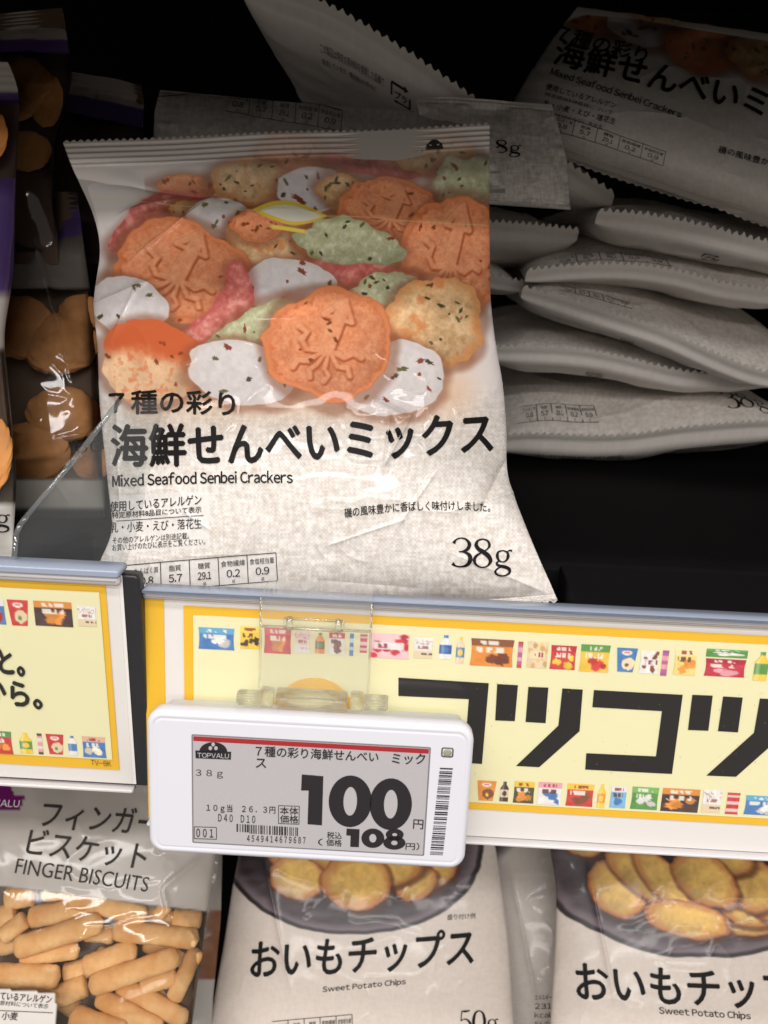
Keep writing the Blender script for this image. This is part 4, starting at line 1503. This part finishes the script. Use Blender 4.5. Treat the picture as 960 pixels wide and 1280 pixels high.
lying_bag("lowest cracker bag of the stack, with its nutrition table and 38g in view",
          [(600, 549), (660, 543), (740, 547), (790, 545), (850, 536), (930, 529), (1014, 527)], .315, .0180, .0170, (13, 37, -15, -5.5), (77.5, -7, 9),
          [('lines', 16, 3.4, 24), ('mark', 41, 5.4, 5, 3.4), ('frame', 62, 2.4, 92, 6)], seed=2, droop=-.0002)
lying_bag("second lowest cracker bag of the stack, with a pale drooping seal",
          [(596, 436), (640, 436), (700, 437), (750, 443), (800, 455), (850, 467), (905, 469), (1000, 467)], .318, .015, .011, None, None,
          [('mark', 36, 9, 5, 5)], seed=3)
lying_bag("cracker bag in the middle of the stack whose seal slants steeply down to the right",
          [(652, 362), (700, 374), (760, 393), (830, 416), (900, 449), (950, 468), (1040, 474)], .303, .018, .009, (13, 36, -11, -6.5), None,
          [('mark', 34, 9, 4, 4)], seed=4, lift=.010)
lying_bag("cracker bag with a level seal and its table in view, just above the slanting seal",
          [(657, 342), (700, 336), (760, 333), (800, 335), (850, 343), (900, 358), (960, 366), (1060, 368)], .306, .013, .006, (9, 46, -13, -6.0), None, None, seed=5, lift=.006)
lying_bag("cracker bag with a toothed white seal right under the big tilted bag",
          [(745, 268), (800, 271), (860, 282), (960, 308), (1150, 330)], .300, .012, .010, None, None, [('mark', 36, 9, 5, 5)], seed=6, lift=.006)
lying_bag("cracker bag half hidden behind the upright one, its seal level with the squid crackers",
          [(360, 278), (500, 280), (612, 281), (660, 284), (722, 291)], .325, .012, .016, None, None, None, seed=7)
lying_bag("cracker bag half hidden behind the upright one, with a pointed corner beside the stack",
          [(300, 332), (480, 338), (600, 345), (655, 356)], .330, .017, .006, None, None, None, seed=8)
lying_bag("uppermost cracker bag showing its pale underside and a recycling mark",
          [(300, -22), (395, 4), (450, 34), (520, 78), (580, 120), (626, 152), (700, 203), (766, 247)], .330, .006, .022, None, None, [('lines', 20, 3.5, 17), ('mark', 39, 5.5, 5, 4)], seed=11, lift=.012)

# ---- the big tilted bag on top of the stack
bigO = at_depth(790, 250, .288)
big = Bag(bigO, 46, [(722, 8), (690, 50), (662, 92), (640, 130), (627, 168)], [(1090, 60), (1078, 150), (1085, 230), (1095, 300), (1102, 330)], .016, .008, spin=-17, h0=.008,
          seal=(.03, .05), seed=14, low=.55, amp=1.0, creases=[(640, 130, 760, 200, 8, -.001), (780, 240, 930, 265, 6, .001), (700, 200, 900, 250, 12, -.0012)])


def big_art(s, t, u, v):
    c = paper(s, t, PAPER, .5, .7, 3)
    e = 50 + .28 * (s - 700)
    c = put(c, ss(e + 8, e - 20, t), (214, 206, 200))
    for k, (cx, cy, rx, ry, kind) in enumerate(((742, 18, 34, 22, 'orange'), (800, 30, 40, 26, 'white'), (880, 58, 46, 30, 'orange'), (950, 70, 40, 28, 'beige'), (830, 12, 40, 22, 'beige'))):
        c = cracker(c, s, t, cx, cy, rx, ry, 16, kind, 400 + 9 * k)
    m = (s > 672) & (s < 772) & (t - .22 * (s - 672) > 98) & (t - .22 * (s - 672) < 136)
    c = put(c, m * .5, (226, 222, 220))
    return lin(c)


wv = Bag(at_depth(650, 255, .275), 32, [(520, 120), (530, 190), (536, 250)], [(690, 130), (709, 200), (713, 262)], .006, .010, spin=-5, h0=.004, seal=(.05, .04), seed=19, pw=.35)
wb = thing("snack_bag", "cracker bag with a straight woven end, tucked behind the upright bag", "snack bag", tuple(wv.O), "senbei cracker bags")
wv.build("bag_film", lambda s, t, u, v: lin(paper(s, t, PAPER, 1.6, .8, 5)), M_BAG2, wb, 160, 120, (0, 0))
ik = Ink(wv, .0003, 6.0)
serif_weight(ik, 600, 190, 650, 193, 16, '38g')
ik.build("lettering", M_INK, wb)
hb = Bag(at_depth(400, 175, .280), 46, [(200, 112), (193, 140), (190, 230)], [(606, 150), (622, 172), (632, 240)], .016, .006, spin=-3, h0=.004, seal=(0, .06), seed=22, pw=.4, low=.45)
ht = thing("snack_bag", "cracker bag lying flat behind the upright bag's top seal, table in view", "snack bag", tuple(hb.O), "senbei cracker bags")
hb.build("bag_film", lambda s, t, u, v: lin(paper(s, t, PAPER, 1.6, .8, 6)), M_BAG2, ht, 200, 120, (0, 0))
ik = Ink(hb, .0003, 6.0)
nutrition_table(ik, [(284, 114), (428, 136), (426, 164), (282, 140)], CELLS, .8)
ik.line((196, 122), (284, 114), .8)
ik.build("lettering", M_INK, ht)
bg = thing("snack_bag", "tilted cracker bag on top of the stack, its title readable in the shade", "snack bag", tuple(bigO), "senbei cracker bags")
big.build("bag_film", big_art, M_BAG2, bg, 260, 260, (8, 46), 5.0)
ik = Ink(big, .0003, 8.0)
ik.text('７種の彩り', (694, 50), (804, 82), 21, .02)
ik.text('海鮮せんべいミックス', (690, 82), (1072, 178), 36, .024)
ik.text('Mixed Seafood Senbei Crackers', (687, 94), (850, 149), 9, .014)
ik.text('使用しているアレルゲン', (681, 113), (768, 138), 8, .006)
ik.text('特定原材料8品目について', (680, 121), (764, 145), 5, 0)
ik.text('乳・小麦・えび・落花生', (678, 134), (768, 158), 8, .006)
ik.text('お買い上げのたびに表示を', (676, 143), (752, 163), 5, 0)
nutrition_table(ik, [(690, 143), (832, 190), (829, 207), (686, 160)], CELLS, .7)
ik.text('磯の風味豊かに香ばしく', (897, 192), (1010, 222), 9, .008)
ik.build("lettering", M_INK, bg)

# ================================================================== BAGS OF BROWN CRACKERS ON THE LEFT
M_FILM = print_mat("clear_window_film", 0.3, 0.4, coat=0.4, coat_rough=0.08, film=True, crinkle=0.13, cscale=28)
M_CRK = pmat("toasted_cracker", (186, 132, 76), 0.7, 0.2, noise_amt=0.5, nscale=190, bump=0.9)
M_DARKBACK = (150, 140, 132)


def lumps(name, label, group, sheet, spots, mat, depth=-.004, seed=0, cat="cracker", parent_name=None):
    """round toasted crackers behind a bag's film, each a thing of its own"""
    for k, (cx, cy, r, sq) in enumerate(spots):
        bm = bmesh.new()
        bmesh.ops.create_icosphere(bm, subdivisions=5, radius=1.0)
        a, b = sheet.ab(np.array([cx, cx + r], float), np.array([cy, cy], float))
        R = float(a[1] - a[0])
        c = sheet.O + a[0] * sheet.ex + b[0] * sheet.ey + depth * sheet.n
        vs = np.array([v.co[:] for v in bm.verts])
        n = fbm(vs[:, 0] * 2 + 3 * k, vs[:, 1] * 2 + vs[:, 2] * 1.5, seed + k, 4) - .5
        n2 = fbm(vs[:, 0] * 7 + 3 * k, vs[:, 1] * 7 + vs[:, 2] * 5, seed + k + 50, 3) - .5
        for v, q, q2 in zip(bm.verts, n, n2):
            w = np.array(v.co[:]) * (1 + .16 * q + .12 * q2)
            v.co = Vector(w[0] * R * sheet.ex + w[1] * R * sq * sheet.ey + w[2] * R * .22 * sheet.n)
        o = bm_to(name, bm, mat, None, True)
        o.location = c
        tag(o, label, cat, group)


def window_bag(label, O, lean, left, right, T, art, seed, name="snack_bag", group=None, spin=0.0, yaw=0.0, teeth=(0, 0), low=.55, cat="snack bag", **kw):
    b = Bag(O, lean, left, right, T, .004, spin, yaw, .004, kw.pop('seal', (.07, .05)), kw.pop('amp', 1.0), seed, low=low, **kw)
    t = thing(name, label, cat, tuple(np.asarray(O, float)), group)
    b.build("bag_film", art, M_FILM, t, 140, 180, teeth, 4.0, back=(86, 70, 58))
    return b, t


def strip_art(grey_y, purple_y, win_y, low_y=9999, slope=0.0, purple=(70, 50, 98)):
    """grey header, purple band, clear window, grey foot"""
    def art(s, t, u, v):
        y = t - slope * s
        c = np.tile(np.array([150, 140, 132.]), (len(s), 1))
        c = c + (fbm(s / 20, t / 20, 3, 3) - .5)[:, None] * 16
        c = put(c, ss(purple_y - 1.5, purple_y + 1.5, y), purple)
        al = 1 - ss(win_y - 2, win_y + 2, y)
        al = np.maximum(al, ss(low_y - 2, low_y + 2, y))
        c = put(c, ss(low_y - 2, low_y + 2, y), (150, 146, 140))
        return np.hstack([lin(np.clip(c, 0, 255)), (al * .97 + .03)[:, None]])
    return art


LG = "bags of brown crackers with purple tops"
# far upright bag at the top left
bA, tA = window_bag("far cracker bag at the top left with grey header and purple band", at_depth(20, 200, .255), 22,
                    [(-120, 28), (-126, 120), (-120, 240), (-120, 330)], [(77, 9), (86, 60), (91, 95), (82, 130), (70, 190), (72, 330)], .010, strip_art(40, 50, 66), 21, group=LG)
lumps("brown_cracker", "round brown cracker behind the window of the purple topped bag", "brown crackers in the far left bag", bA, [(8, 100, 56, .8), (52, 118, 26, 1.7), (20, 175, 40, .8), (-70, 120, 50, .9)], M_CRK, .002, 3)
# low bag beside it, deep in the shade
bB, tB = window_bag("dark cracker bag with rounded corner standing in the shade behind the upright bag", at_depth(130, 170, .285), 25,
                    [(40, 80), (40, 150), (40, 260), (42, 330)], [(176, 106), (180, 128), (178, 170), (176, 260), (172, 330)], .008, strip_art(90, 100, 124, slope=.20), 22, group=LG)
# bag in the middle left, hanging lower
def dart(s, t, u, v):
    c = np.tile(np.array([92, 86, 80.]), (len(s), 1))
    c = put(c, ss(304, 300, t + .1 * (s - 20)), (74, 54, 100))
    c = put(c, ss(262, 258, t), (40, 36, 40))
    al = (1 - ss(358, 362, t)) + ss(596, 602, t)
    c = put(c, ss(596, 602, t), (150, 146, 138))
    c = put(c, ss(632, 640, t), (40, 42, 42))
    return np.hstack([lin(c), np.clip(al * .96 + .04, 0, 1)[:, None]])


bD, tD = window_bag("cracker bag in the middle left with purple stripe and a clear brown window", at_depth(70, 640, .252), 24,
                    [(-30, 235), (-40, 400), (-40, 560), (-30, 690)], [(96, 240), (104, 300), (118, 400), (124, 480), (130, 580), (134, 690)], .012, dart, 23, group=LG, low=.6,
                    creases=[(44, 300, 74, 400, 4, .0022), (74, 400, 88, 470, 3, .0010), (10, 560, 120, 540, 4, .0008)])
lumps("brown_cracker", "blurred brown cracker behind the clear window of the middle left bag", "brown crackers in the middle left bag", bD, [(60, 420, 66, .8), (60, 510, 62, .75), (20, 560, 50, .8), (104, 575, 36, .9), (96, 385, 40, .7), (10, 400, 45, .9)],
      pmat("dark_toasted_cracker", (164, 114, 68), 0.7, 0.2, noise_amt=0.5, nscale=170, bump=0.9), .001, 9)
ik = Ink(bD, .0003, 6.0)
serif_weight(ik, 93, 569, 140, 566, 17, '80g')
ik.v, ik.f, ik.m, ik.z, ik.n = [], [], [], [], 0
ik.text('60g', (93, 571), (150, 570), 20, .004)
ik.build("lettering", M_INK, tD)
# near bag cut by the left border
def cart(s, t, u, v):
    c = np.tile(np.array([176, 168, 160.]), (len(s), 1))
    c = put(c, ss(114, 118, t), (70, 52, 98))
    al = 1 - ss(124, 128, t)
    al = np.maximum(al, ss(222, 226, t) * ss(374, 366, t))
    c = put(c, ss(360, 374, t), (168, 164, 158))
    al = np.maximum(al, ss(366, 374, t) * ss(440, 430, t))
    al = np.maximum(al, ss(626, 634, t))
    return np.hstack([lin(c), np.clip(al * .96 + .04, 0, 1)[:, None]])


bC, tC = window_bag("near cracker bag cut off by the left border, a golden cracker low in its window", at_depth(0, 690, .222), 24,
                    [(-240, 70), (-240, 250), (-240, 500), (-240, 720)], [(10, 78), (25, 110), (19, 240), (17, 345), (4, 420), (14, 520), (21, 600), (18, 650), (12, 720)], .010, cart, 24, group=LG)
lumps("brown_cracker", "golden cracker at the left border in the near bag's window", "golden crackers in the near bag", bC, [(-18, 570, 42, 1.7), (-10, 175, 26, 1.5), (-90, 500, 50, .9)], pmat("golden_cracker", (198, 132, 66), 0.55, 0.35, noise_amt=0.3, nscale=220, bump=0.6), .004, 17)
ik = Ink(bC, .0003, 6.0)
serif_weight(ik, -48, 656, 12, 659, 24, '50g')
ik.build("lettering", M_INK, tC)

# ---- clear divider standing on the shelf
M_ACR = clear_mat("clear_acrylic", (0.96, 0.97, 0.97), 0.03, 0.9, 0.035)
M_ACRE = clear_mat("acrylic_edge", (0.80, 0.83, 0.84), 0.05, 3.0, 0.08)
dv = Sheet(at_depth(70, 650, .205), 4, yaw=40)
pts = [(16, 720), (20, 668), (26, 655), (34, 645), (100, 565), (150, 500), (230, 500), (230, 720)]
a, b = dv.ab(np.array([p[0] for p in pts], float), np.array([p[1] for p in pts], float))
div = thing("shelf_divider", "clear acrylic shelf divider with a sloping edge left of the upright bag", "divider", tuple(dv.O))
bm = bmesh.new()
lo = [bm.verts.new(dv.O + x * dv.ex + y * dv.ey - .0009 * dv.n) for x, y in zip(a, b)]
hi = [bm.verts.new(dv.O + x * dv.ex + y * dv.ey + .0009 * dv.n) for x, y in zip(a, b)]
bm.faces.new(lo[::-1])
bm.faces.new(hi)
bm_to("panel", bm, M_ACR, div)
bm = bmesh.new()
for k in range(5):
    p0, p1 = (dv.O + a[i] * dv.ex + b[i] * dv.ey for i in (k, k + 1))
    rod(bm, p0, p1, .0007, 10)
bm_to("edge", bm, M_ACRE, div, True)

# ================================================================== THE SHELF BELOW
M_BAG3 = print_mat("printed_paper_bag_low", 0.40, 0.4, coat=0.25, coat_rough=0.10, crinkle=0.05, cscale=60)
CHIP = ((226, 176, 84), (206, 142, 60), (168, 98, 62))


def chip(c, s, t, cx, cy, rx, ry, rot, seed, shade=1.0):
    R = max(rx, ry) * 1.35
    k = (np.abs(s - cx) < R) & (np.abs(t - cy) < R)
    if not k.any():
        return c
    S_, T_ = s[k], t[k]
    cc = c[k]
    m, x, y, q = disc(S_, T_, cx + 2, cy + 4, rx, ry, rot, .05, seed, 5)
    cc = put(cc, m * .7, (84, 46, 30))
    m, x, y, q = disc(S_, T_, cx, cy, rx, ry, rot, .05, seed, 1.5)
    n = fbm(S_ / 14, T_ / 14, seed, 3)
    b = np.array([224, 180, 100.]) * (1 + .30 * (n - .5) - .16 * y + .08 * x)[:, None] + (fbm(S_ / 4, T_ / 4, seed + 5, 2) - .5)[:, None] * 24
    b = put(b, ss(.50, .62, n) * .35, (232, 190, 96))
    b = put(b, ss(.60, .98, q + .5 * (n - .5)) * .6, (178, 108, 66))
    b = put(b, ss(.91, .985, q) * .7, (158, 92, 54))
    c[k] = put(cc, m, b * shade)
    return c


def bowl(c, s, t, cx, cy, rx, ry, chips, seed, tilt=0):
    m, x, y, q = disc(s, t, cx, cy, rx, ry, tilt, .012, seed, 2.0, 5)
    n = fbm(s / 30, t / 9, seed, 3)
    col = np.array([70, 60, 64.]) + (n - .5)[:, None] * 50
    col = put(col, ss(.86, .96, q) * .8, np.array([128, 114, 120.]))
    col = put(col, ss(.955, .985, q), np.array([46, 40, 42.]))
    col = put(col, ss(.80, .70, q), np.array([46, 40, 40.]))
    c = put(c, m, col)
    for j, ch in enumerate(chips):
        c = chip(c, s, t, *ch, seed=seed + 7 * j)
    return c


def chips_art_a(s, t, u, v):
    c = paper(s, t, (208, 196, 186), .32, .7, 7)
    z = lambda x, y, rx, ry, r: (240 + x / 2.286, 1040 + y / 2.286, rx / 2.286, ry / 2.286, r)
    c = bowl(c, s, t, 441, 1062, 162, 106, [z(640, 90, 110, 60, -20), z(300, 60, 90, 60, 20), z(420, 60, 120, 55, 10), z(690, 120, 70, 40, -28), z(560, 90, 120, 45, -8), z(640, 145, 62, 46, -30),
                                            z(300, 128, 78, 62, 18), z(560, 120, 100, 36, -12), z(470, 140, 100, 82, 8)], 60)
    return lin(c)


def chips_art_b(s, t, u, v):
    c = paper(s, t, (208, 196, 186), .32, .7, 8)
    z = lambda x, y, rx, ry, r: (600 + x / 2.667, 1030 + y / 2.667, rx / 2.667, ry / 2.667, r)
    c = bowl(c, s, t, 884, 1056, 222, 140, [z(890, 345, 84, 26, 4), z(900, 300, 90, 40, 8), z(1010, 260, 110, 70, 0), z(340, 65, 66, 40, 15), z(470, 40, 120, 40, 5), z(460, 215, 108, 84, 42), z(530, 170, 128, 52, 38),
                                            z(610, 185, 136, 50, 46), z(920, 210, 90, 84, 30), z(700, 60, 130, 40, 4), z(800, 110, 118, 52, 14), z(750, 185, 122, 76, 34), z(690, 318, 142, 60, 12)], 90)
    c = put(c, ss(706, 690, s) * .0, (0, 0, 0))
    return lin(c)


def chips_bag(label, O, left, right, art, seed, T=.014, spin=0.0, lean=40):
    b = Bag(O, lean, left, right, T, .008, spin, 0, .006, (.04, .0), .8, seed, low=.5,
            creases=[(left[2][0] + 40, left[2][1] - 20, left[2][0] + 70, left[2][1] + 130, 3, .0010)])
    t = thing("snack_bag", label, "snack bag", tuple(O), "sweet potato chip bags")
    b.build("bag_film", art, M_BAG3, t, 330, 330, (0, 0))
    return b, t


ca, ta = chips_bag("sweet potato chip bag with its whole title in view below the price tag", at_depth(450, 1230, .325),
                   [(330, 980), (300, 1060), (292, 1100), (280, 1180), (262, 1280), (250, 1400)], [(590, 985), (618, 1050), (626, 1100), (636, 1180), (642, 1280), (648, 1400)], chips_art_a, 31)
ik = Ink(ca, .0003, 8.0)
ik.text('おいもチップス', (313, 1223), (591, 1206), 47, .018, bend=2)
ik.text('Sweet Potato Chips', (403, 1242), (507, 1232), 9, .012)
ik.text('盛り付け例', (559, 1150), (594, 1148), 7, .004)
serif_weight(ik, 573, 1292, 622, 1292, 29, '50g')
nutrition_table(ik, [(340, 1277), (440, 1268), (441, 1298), (341, 1306)], CELLS, .8)
ik.build("lettering", M_INK, ta)

cb_, tb = chips_bag("chip bag at the right border with a large dark bowl of chips", at_depth(850, 1230, .315),
                    [(690, 960), (684, 1040), (696, 1110), (694, 1180), (688, 1280), (684, 1400)], [(1080, 960), (1090, 1050), (1086, 1110), (1090, 1180), (1100, 1280), (1106, 1400)], chips_art_b, 32)
ik = Ink(cb_, .0003, 8.0)
ik.text('おいもチップス', (722, 1250), (1040, 1262), 48, .018, bend=2)
ik.text('Sweet Potato Chips', (824, 1269), (938, 1276), 11, .012)
ik.build("lettering", M_INK, tb)


def chips_art_c(s, t, u, v):
    c = paper(s, t, (190, 180, 172), .3, .7, 9)
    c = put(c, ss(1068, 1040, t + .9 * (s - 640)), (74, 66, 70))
    return lin(c)


cc_, tc_ = chips_bag("grey chip bag squeezed between two bigger chip bags", at_depth(700, 1200, .352),
                     [(560, 980), (580, 1060), (600, 1120), (608, 1200), (612, 1280), (610, 1400)], [(860, 970), (870, 1050), (876, 1110), (880, 1180), (884, 1280), (886, 1400)], chips_art_c, 33)
ik = Ink(cc_, .0003, 8.0)
for k, w in enumerate(('エネルギー', '231', 'kcal', 'たんぱく')):
    ik.text(w, (668, 1250 + 11 * k), (690, 1250 + 11 * k), 7, .004)
ik.build("lettering", M_INK_SOFT, tc_)

# ---- finger biscuits
FBO = at_depth(120, 1180, .295)
def finger_art(s, t, u, v):
    c = np.tile(np.array([172, 164, 156.]), (len(s), 1)) + (fbm(s / 40, t / 40, 5, 3) - .5)[:, None] * 12
    e = 1107 + .125 * s
    al = 1 - ss(e - 1.5, e + 1.5, t)
    box = (s < 70 - .02 * (t - 1240)) & (t > 1236 + .08 * s)
    c = put(c, box * 1.0, (206, 200, 194))
    al = np.maximum(al, box * 1.0)
    # purple dome emblem over a name band
    m = ((s + 8) / 26) ** 2 + ((t - 1000) / 26) ** 2 < 1
    c = put(c, (m & (t < 1000)) * 1.0, (104, 26, 92))
    c = put(c, ((s < 31 - .3 * (t - 995)) & (t > 992 + .08 * s) & (t < 1012 + .08 * s)) * 1.0, (104, 26, 92))
    al = np.maximum(al, ((s > 238) & (t < 1140)) * 0)
    return np.hstack([lin(c), np.clip(al * .985 + .015, 0, 1)[:, None]])


fg, tf = window_bag("finger biscuit bag with grey header over a clear window", FBO, 36,
                    [(-130, 930), (-140, 1050), (-140, 1180), (-140, 1400)], [(262, 930), (272, 1040), (268, 1080), (262, 1120), (252, 1190), (240, 1280), (226, 1400)], .014, finger_art, 41, name="biscuit_bag", low=.5,
                    cat="biscuit bag", creases=[(250, 1072, 204, 1110, 2.5, .0014), (204, 1110, 212, 1142, 2.5, .0014), (212, 1142, 250, 1178, 2.5, .0016), (52, 1205, 95, 1188, 3, .0012), (142, 1258, 215, 1226, 3, .0013), (250, 1250, 215, 1232, 3, .001)])
ik = Ink(fg, .0003, 8.0)
ik.text('フィンガー', (52, 1034), (196, 1046), 34, .012, shear=.1)
ik.text('ビスケット', (33, 1068), (181, 1088), 34, .012, shear=.1)
ik.text('FINGER BISCUITS', (19, 1091), (185, 1115), 19, 0, shear=.08)
ik.text('ているアレルゲン', (0, 1249), (64, 1254), 10, .01)
ik.text('原材料について表示', (0, 1256), (60, 1261), 6, .004)
ik.line((-10, 1262), (66, 1266), .8)
ik.text('小麦', (2, 1274), (22, 1275), 10, .008)
ik.build("lettering", M_INK_SOFT, tf)
ik = Ink(fg, .0003, 8.0)
ik.text('TOPVALU', (-34, 1007), (24, 1009), 9, .004)
ik.build("emblem_lettering", M_WHITE_INK, tf)

M_BIS = pmat("baked_biscuit", (206, 146, 82), 0.7, 0.2, noise_amt=0.10, nscale=520, bump=1.0)
_nt = M_BIS.node_tree
_tcn = _nt.nodes.new('ShaderNodeTexCoord')
_nz = _nt.nodes.new('ShaderNodeTexNoise')
_nz.inputs['Scale'].default_value = 85
_nz.inputs['Detail'].default_value = 5
_cr = _nt.nodes.new('ShaderNodeValToRGB')
_cr.color_ramp.elements[0].position, _cr.color_ramp.elements[1].position = .36, .68
_cr.color_ramp.elements[0].color = tuple(float(v) for v in lin((206, 150, 90))) + (1,)
_cr.color_ramp.elements[1].color = tuple(float(v) for v in lin((234, 194, 138))) + (1,)
_nt.links.new(_tcn.outputs['Object'], _nz.inputs['Vector'])
_nt.links.new(_nz.outputs['Fac'], _cr.inputs['Fac'])
_nt.links.new(_cr.outputs['Color'], _nt.nodes['Principled BSDF'].inputs['Base Color'])
BIS = [(10, 470, 110, 450, 46, 0), (95, 540, 320, 505, 44, 0), (255, 455, 545, 530, 40, 1), (60, 645, 385, 545, 46, 2), (5, 605, 90, 540, 38, 1), (420, 580, 740, 615, 42, 1), (585, 530, 615, 490, 30, 0), (640, 540, 745, 545, 36, 0),
       (70, 690, 290, 655, 34, 1), (-60, 740, 225, 750, 46, 2), (310, 720, 505, 650, 42, 1), (340, 785, 670, 675, 44, 2), (640, 850, 730, 660, 36, 0), (520, 795, 650, 760, 40, 0), (180, 850, 310, 795, 46, 0),
       (360, 830, 600, 960, 40, 1), (430, 790, 690, 930, 40, 0), (270, 895, 470, 960, 46, 2), (-30, 830, 180, 860, 44, 0), (300, 600, 410, 610, 36, -1), (150, 440, 260, 430, 40, 0), (-20, 540, 40, 520, 44, 0),
       (220, 760, 320, 730, 40, -1), (520, 640, 700, 720, 40, -2), (100, 800, 260, 900, 44, -2), (-40, 660, 120, 620, 40, -2), (480, 520, 640, 560, 40, -2), (330, 680, 460, 800, 44, -3), (560, 840, 680, 960, 44, -2)]
g = np.random.default_rng(12)
for gx in range(6):                                   # the layer underneath, filling the gaps
    for gy in range(5):
        x, y, a = -20 + gx * 135 + g.uniform(-20, 20), 470 + gy * 110 + g.uniform(-16, 16), g.uniform(-.5, .6)
        if x < 590:
            BIS.append((x - 105 * math.cos(a), y - 105 * math.sin(a), x + 105 * math.cos(a), y + 105 * math.sin(a), 40, -4))
for k, (x0, y0, x1, y1, w, lay) in enumerate(BIS):
    p, q = [np.array(v) for v in ((x0 / 3, 970 + y0 / 3), (x1 / 3, 970 + y1 / 3))]
    r = w / 3 * .9
    d = (q - p) / np.linalg.norm(q - p)
    p, q = p + d * r * .45, q - d * r * .45
    a, b = Sheet.ab(fg, np.array([p[0], q[0], p[0] + r]), np.array([p[1], q[1], p[1]]))
    R = float(a[2] - a[0])
    dep = .0005 + .0022 * lay
    A, B = [fg.O + a[i] * fg.ex + b[i] * fg.ey + dep * fg.n for i in (0, 1)]
    L = float(np.linalg.norm(B - A))
    ax = (B - A) / L
    sd_ = np.cross(fg.n, ax)
    V, nn, mm = [], 26, 20
    for i in range(nn + 1):
        z = i / nn
        e = abs(2 * z - 1)
        rad = R * (1 - .10 * math.cos(2 * math.pi * z) * 0) * max(1e-3, (1 - max(0, (e - .78) / .22) ** 2.6)) ** .5
        for j in range(mm):
            th = 2 * math.pi * j / mm
            n = 1 + .15 * float(noise(z * 5 + k * 3, math.cos(th) * 1.6 + math.sin(th) + k, k)) - .075
            n += .09 * float(noise(z * 17 + k, math.cos(th) * 4 + 2 * math.sin(th) + k, k + 9)) - .045
            V.append((z - .5) * (L + 1.2 * R) * ax + rad * n * (math.cos(th) * sd_ + .72 * math.sin(th) * fg.n))
    F = [(i * mm + j, i * mm + (j + 1) % mm, (i + 1) * mm + (j + 1) % mm, (i + 1) * mm + j) for i in range(nn) for j in range(mm)]
    F += [tuple(range(mm))[::-1], tuple(nn * mm + j for j in range(mm))]
    me = mesh_from("finger_biscuit", V, F, True)
    o = link("finger_biscuit", me, M_BIS)
    o.location = (A + B) / 2
    tag(o, "golden finger biscuit behind the clear window of the biscuit bag", "biscuit", "finger biscuits in the bag")

# a second biscuit bag behind, and a gold topped pack under the left rail
def brown_art(s, t, u, v):
    c = np.tile(np.array([120, 74, 42.]), (len(s), 1)) + (fbm(s / 16, t / 16, 8, 3) - .5)[:, None] * 40
    c = put(c, ss(1140, 1136, t), (150, 142, 134))
    c = put(c, ss(1222, 1226, t), (168, 164, 158))
    return np.hstack([lin(c), np.ones((len(s), 1))])


window_bag("brown and grey biscuit bag peeping out behind the finger biscuit bag", at_depth(200, 1200, .325), 36, [(60, 960), (60, 1100), (60, 1200), (60, 1400)],
           [(268, 960), (278, 1060), (276, 1150), (266, 1250), (262, 1400)], .006, brown_art, 43, name="biscuit_bag", cat="biscuit bag")
def gold_art(s, t, u, v):
    c = np.tile(np.array([206, 160, 62.]), (len(s), 1)) + (fbm(s / 20, t / 6, 4, 3) - .5)[:, None] * 60
    c = put(c, ss(1000, 1008, t), (150, 144, 138))
    return np.hstack([lin(np.clip(c, 0, 255)), np.ones((len(s), 1))])


window_bag("gold topped snack pack showing between the left card and the price tag", at_depth(140, 1000, .31), 30, [(60, 950), (56, 1010), (56, 1100), (56, 1200)],
           [(196, 955), (200, 1010), (204, 1100), (204, 1200)], .006, gold_art, 44, name="snack_pack", cat="snack pack")
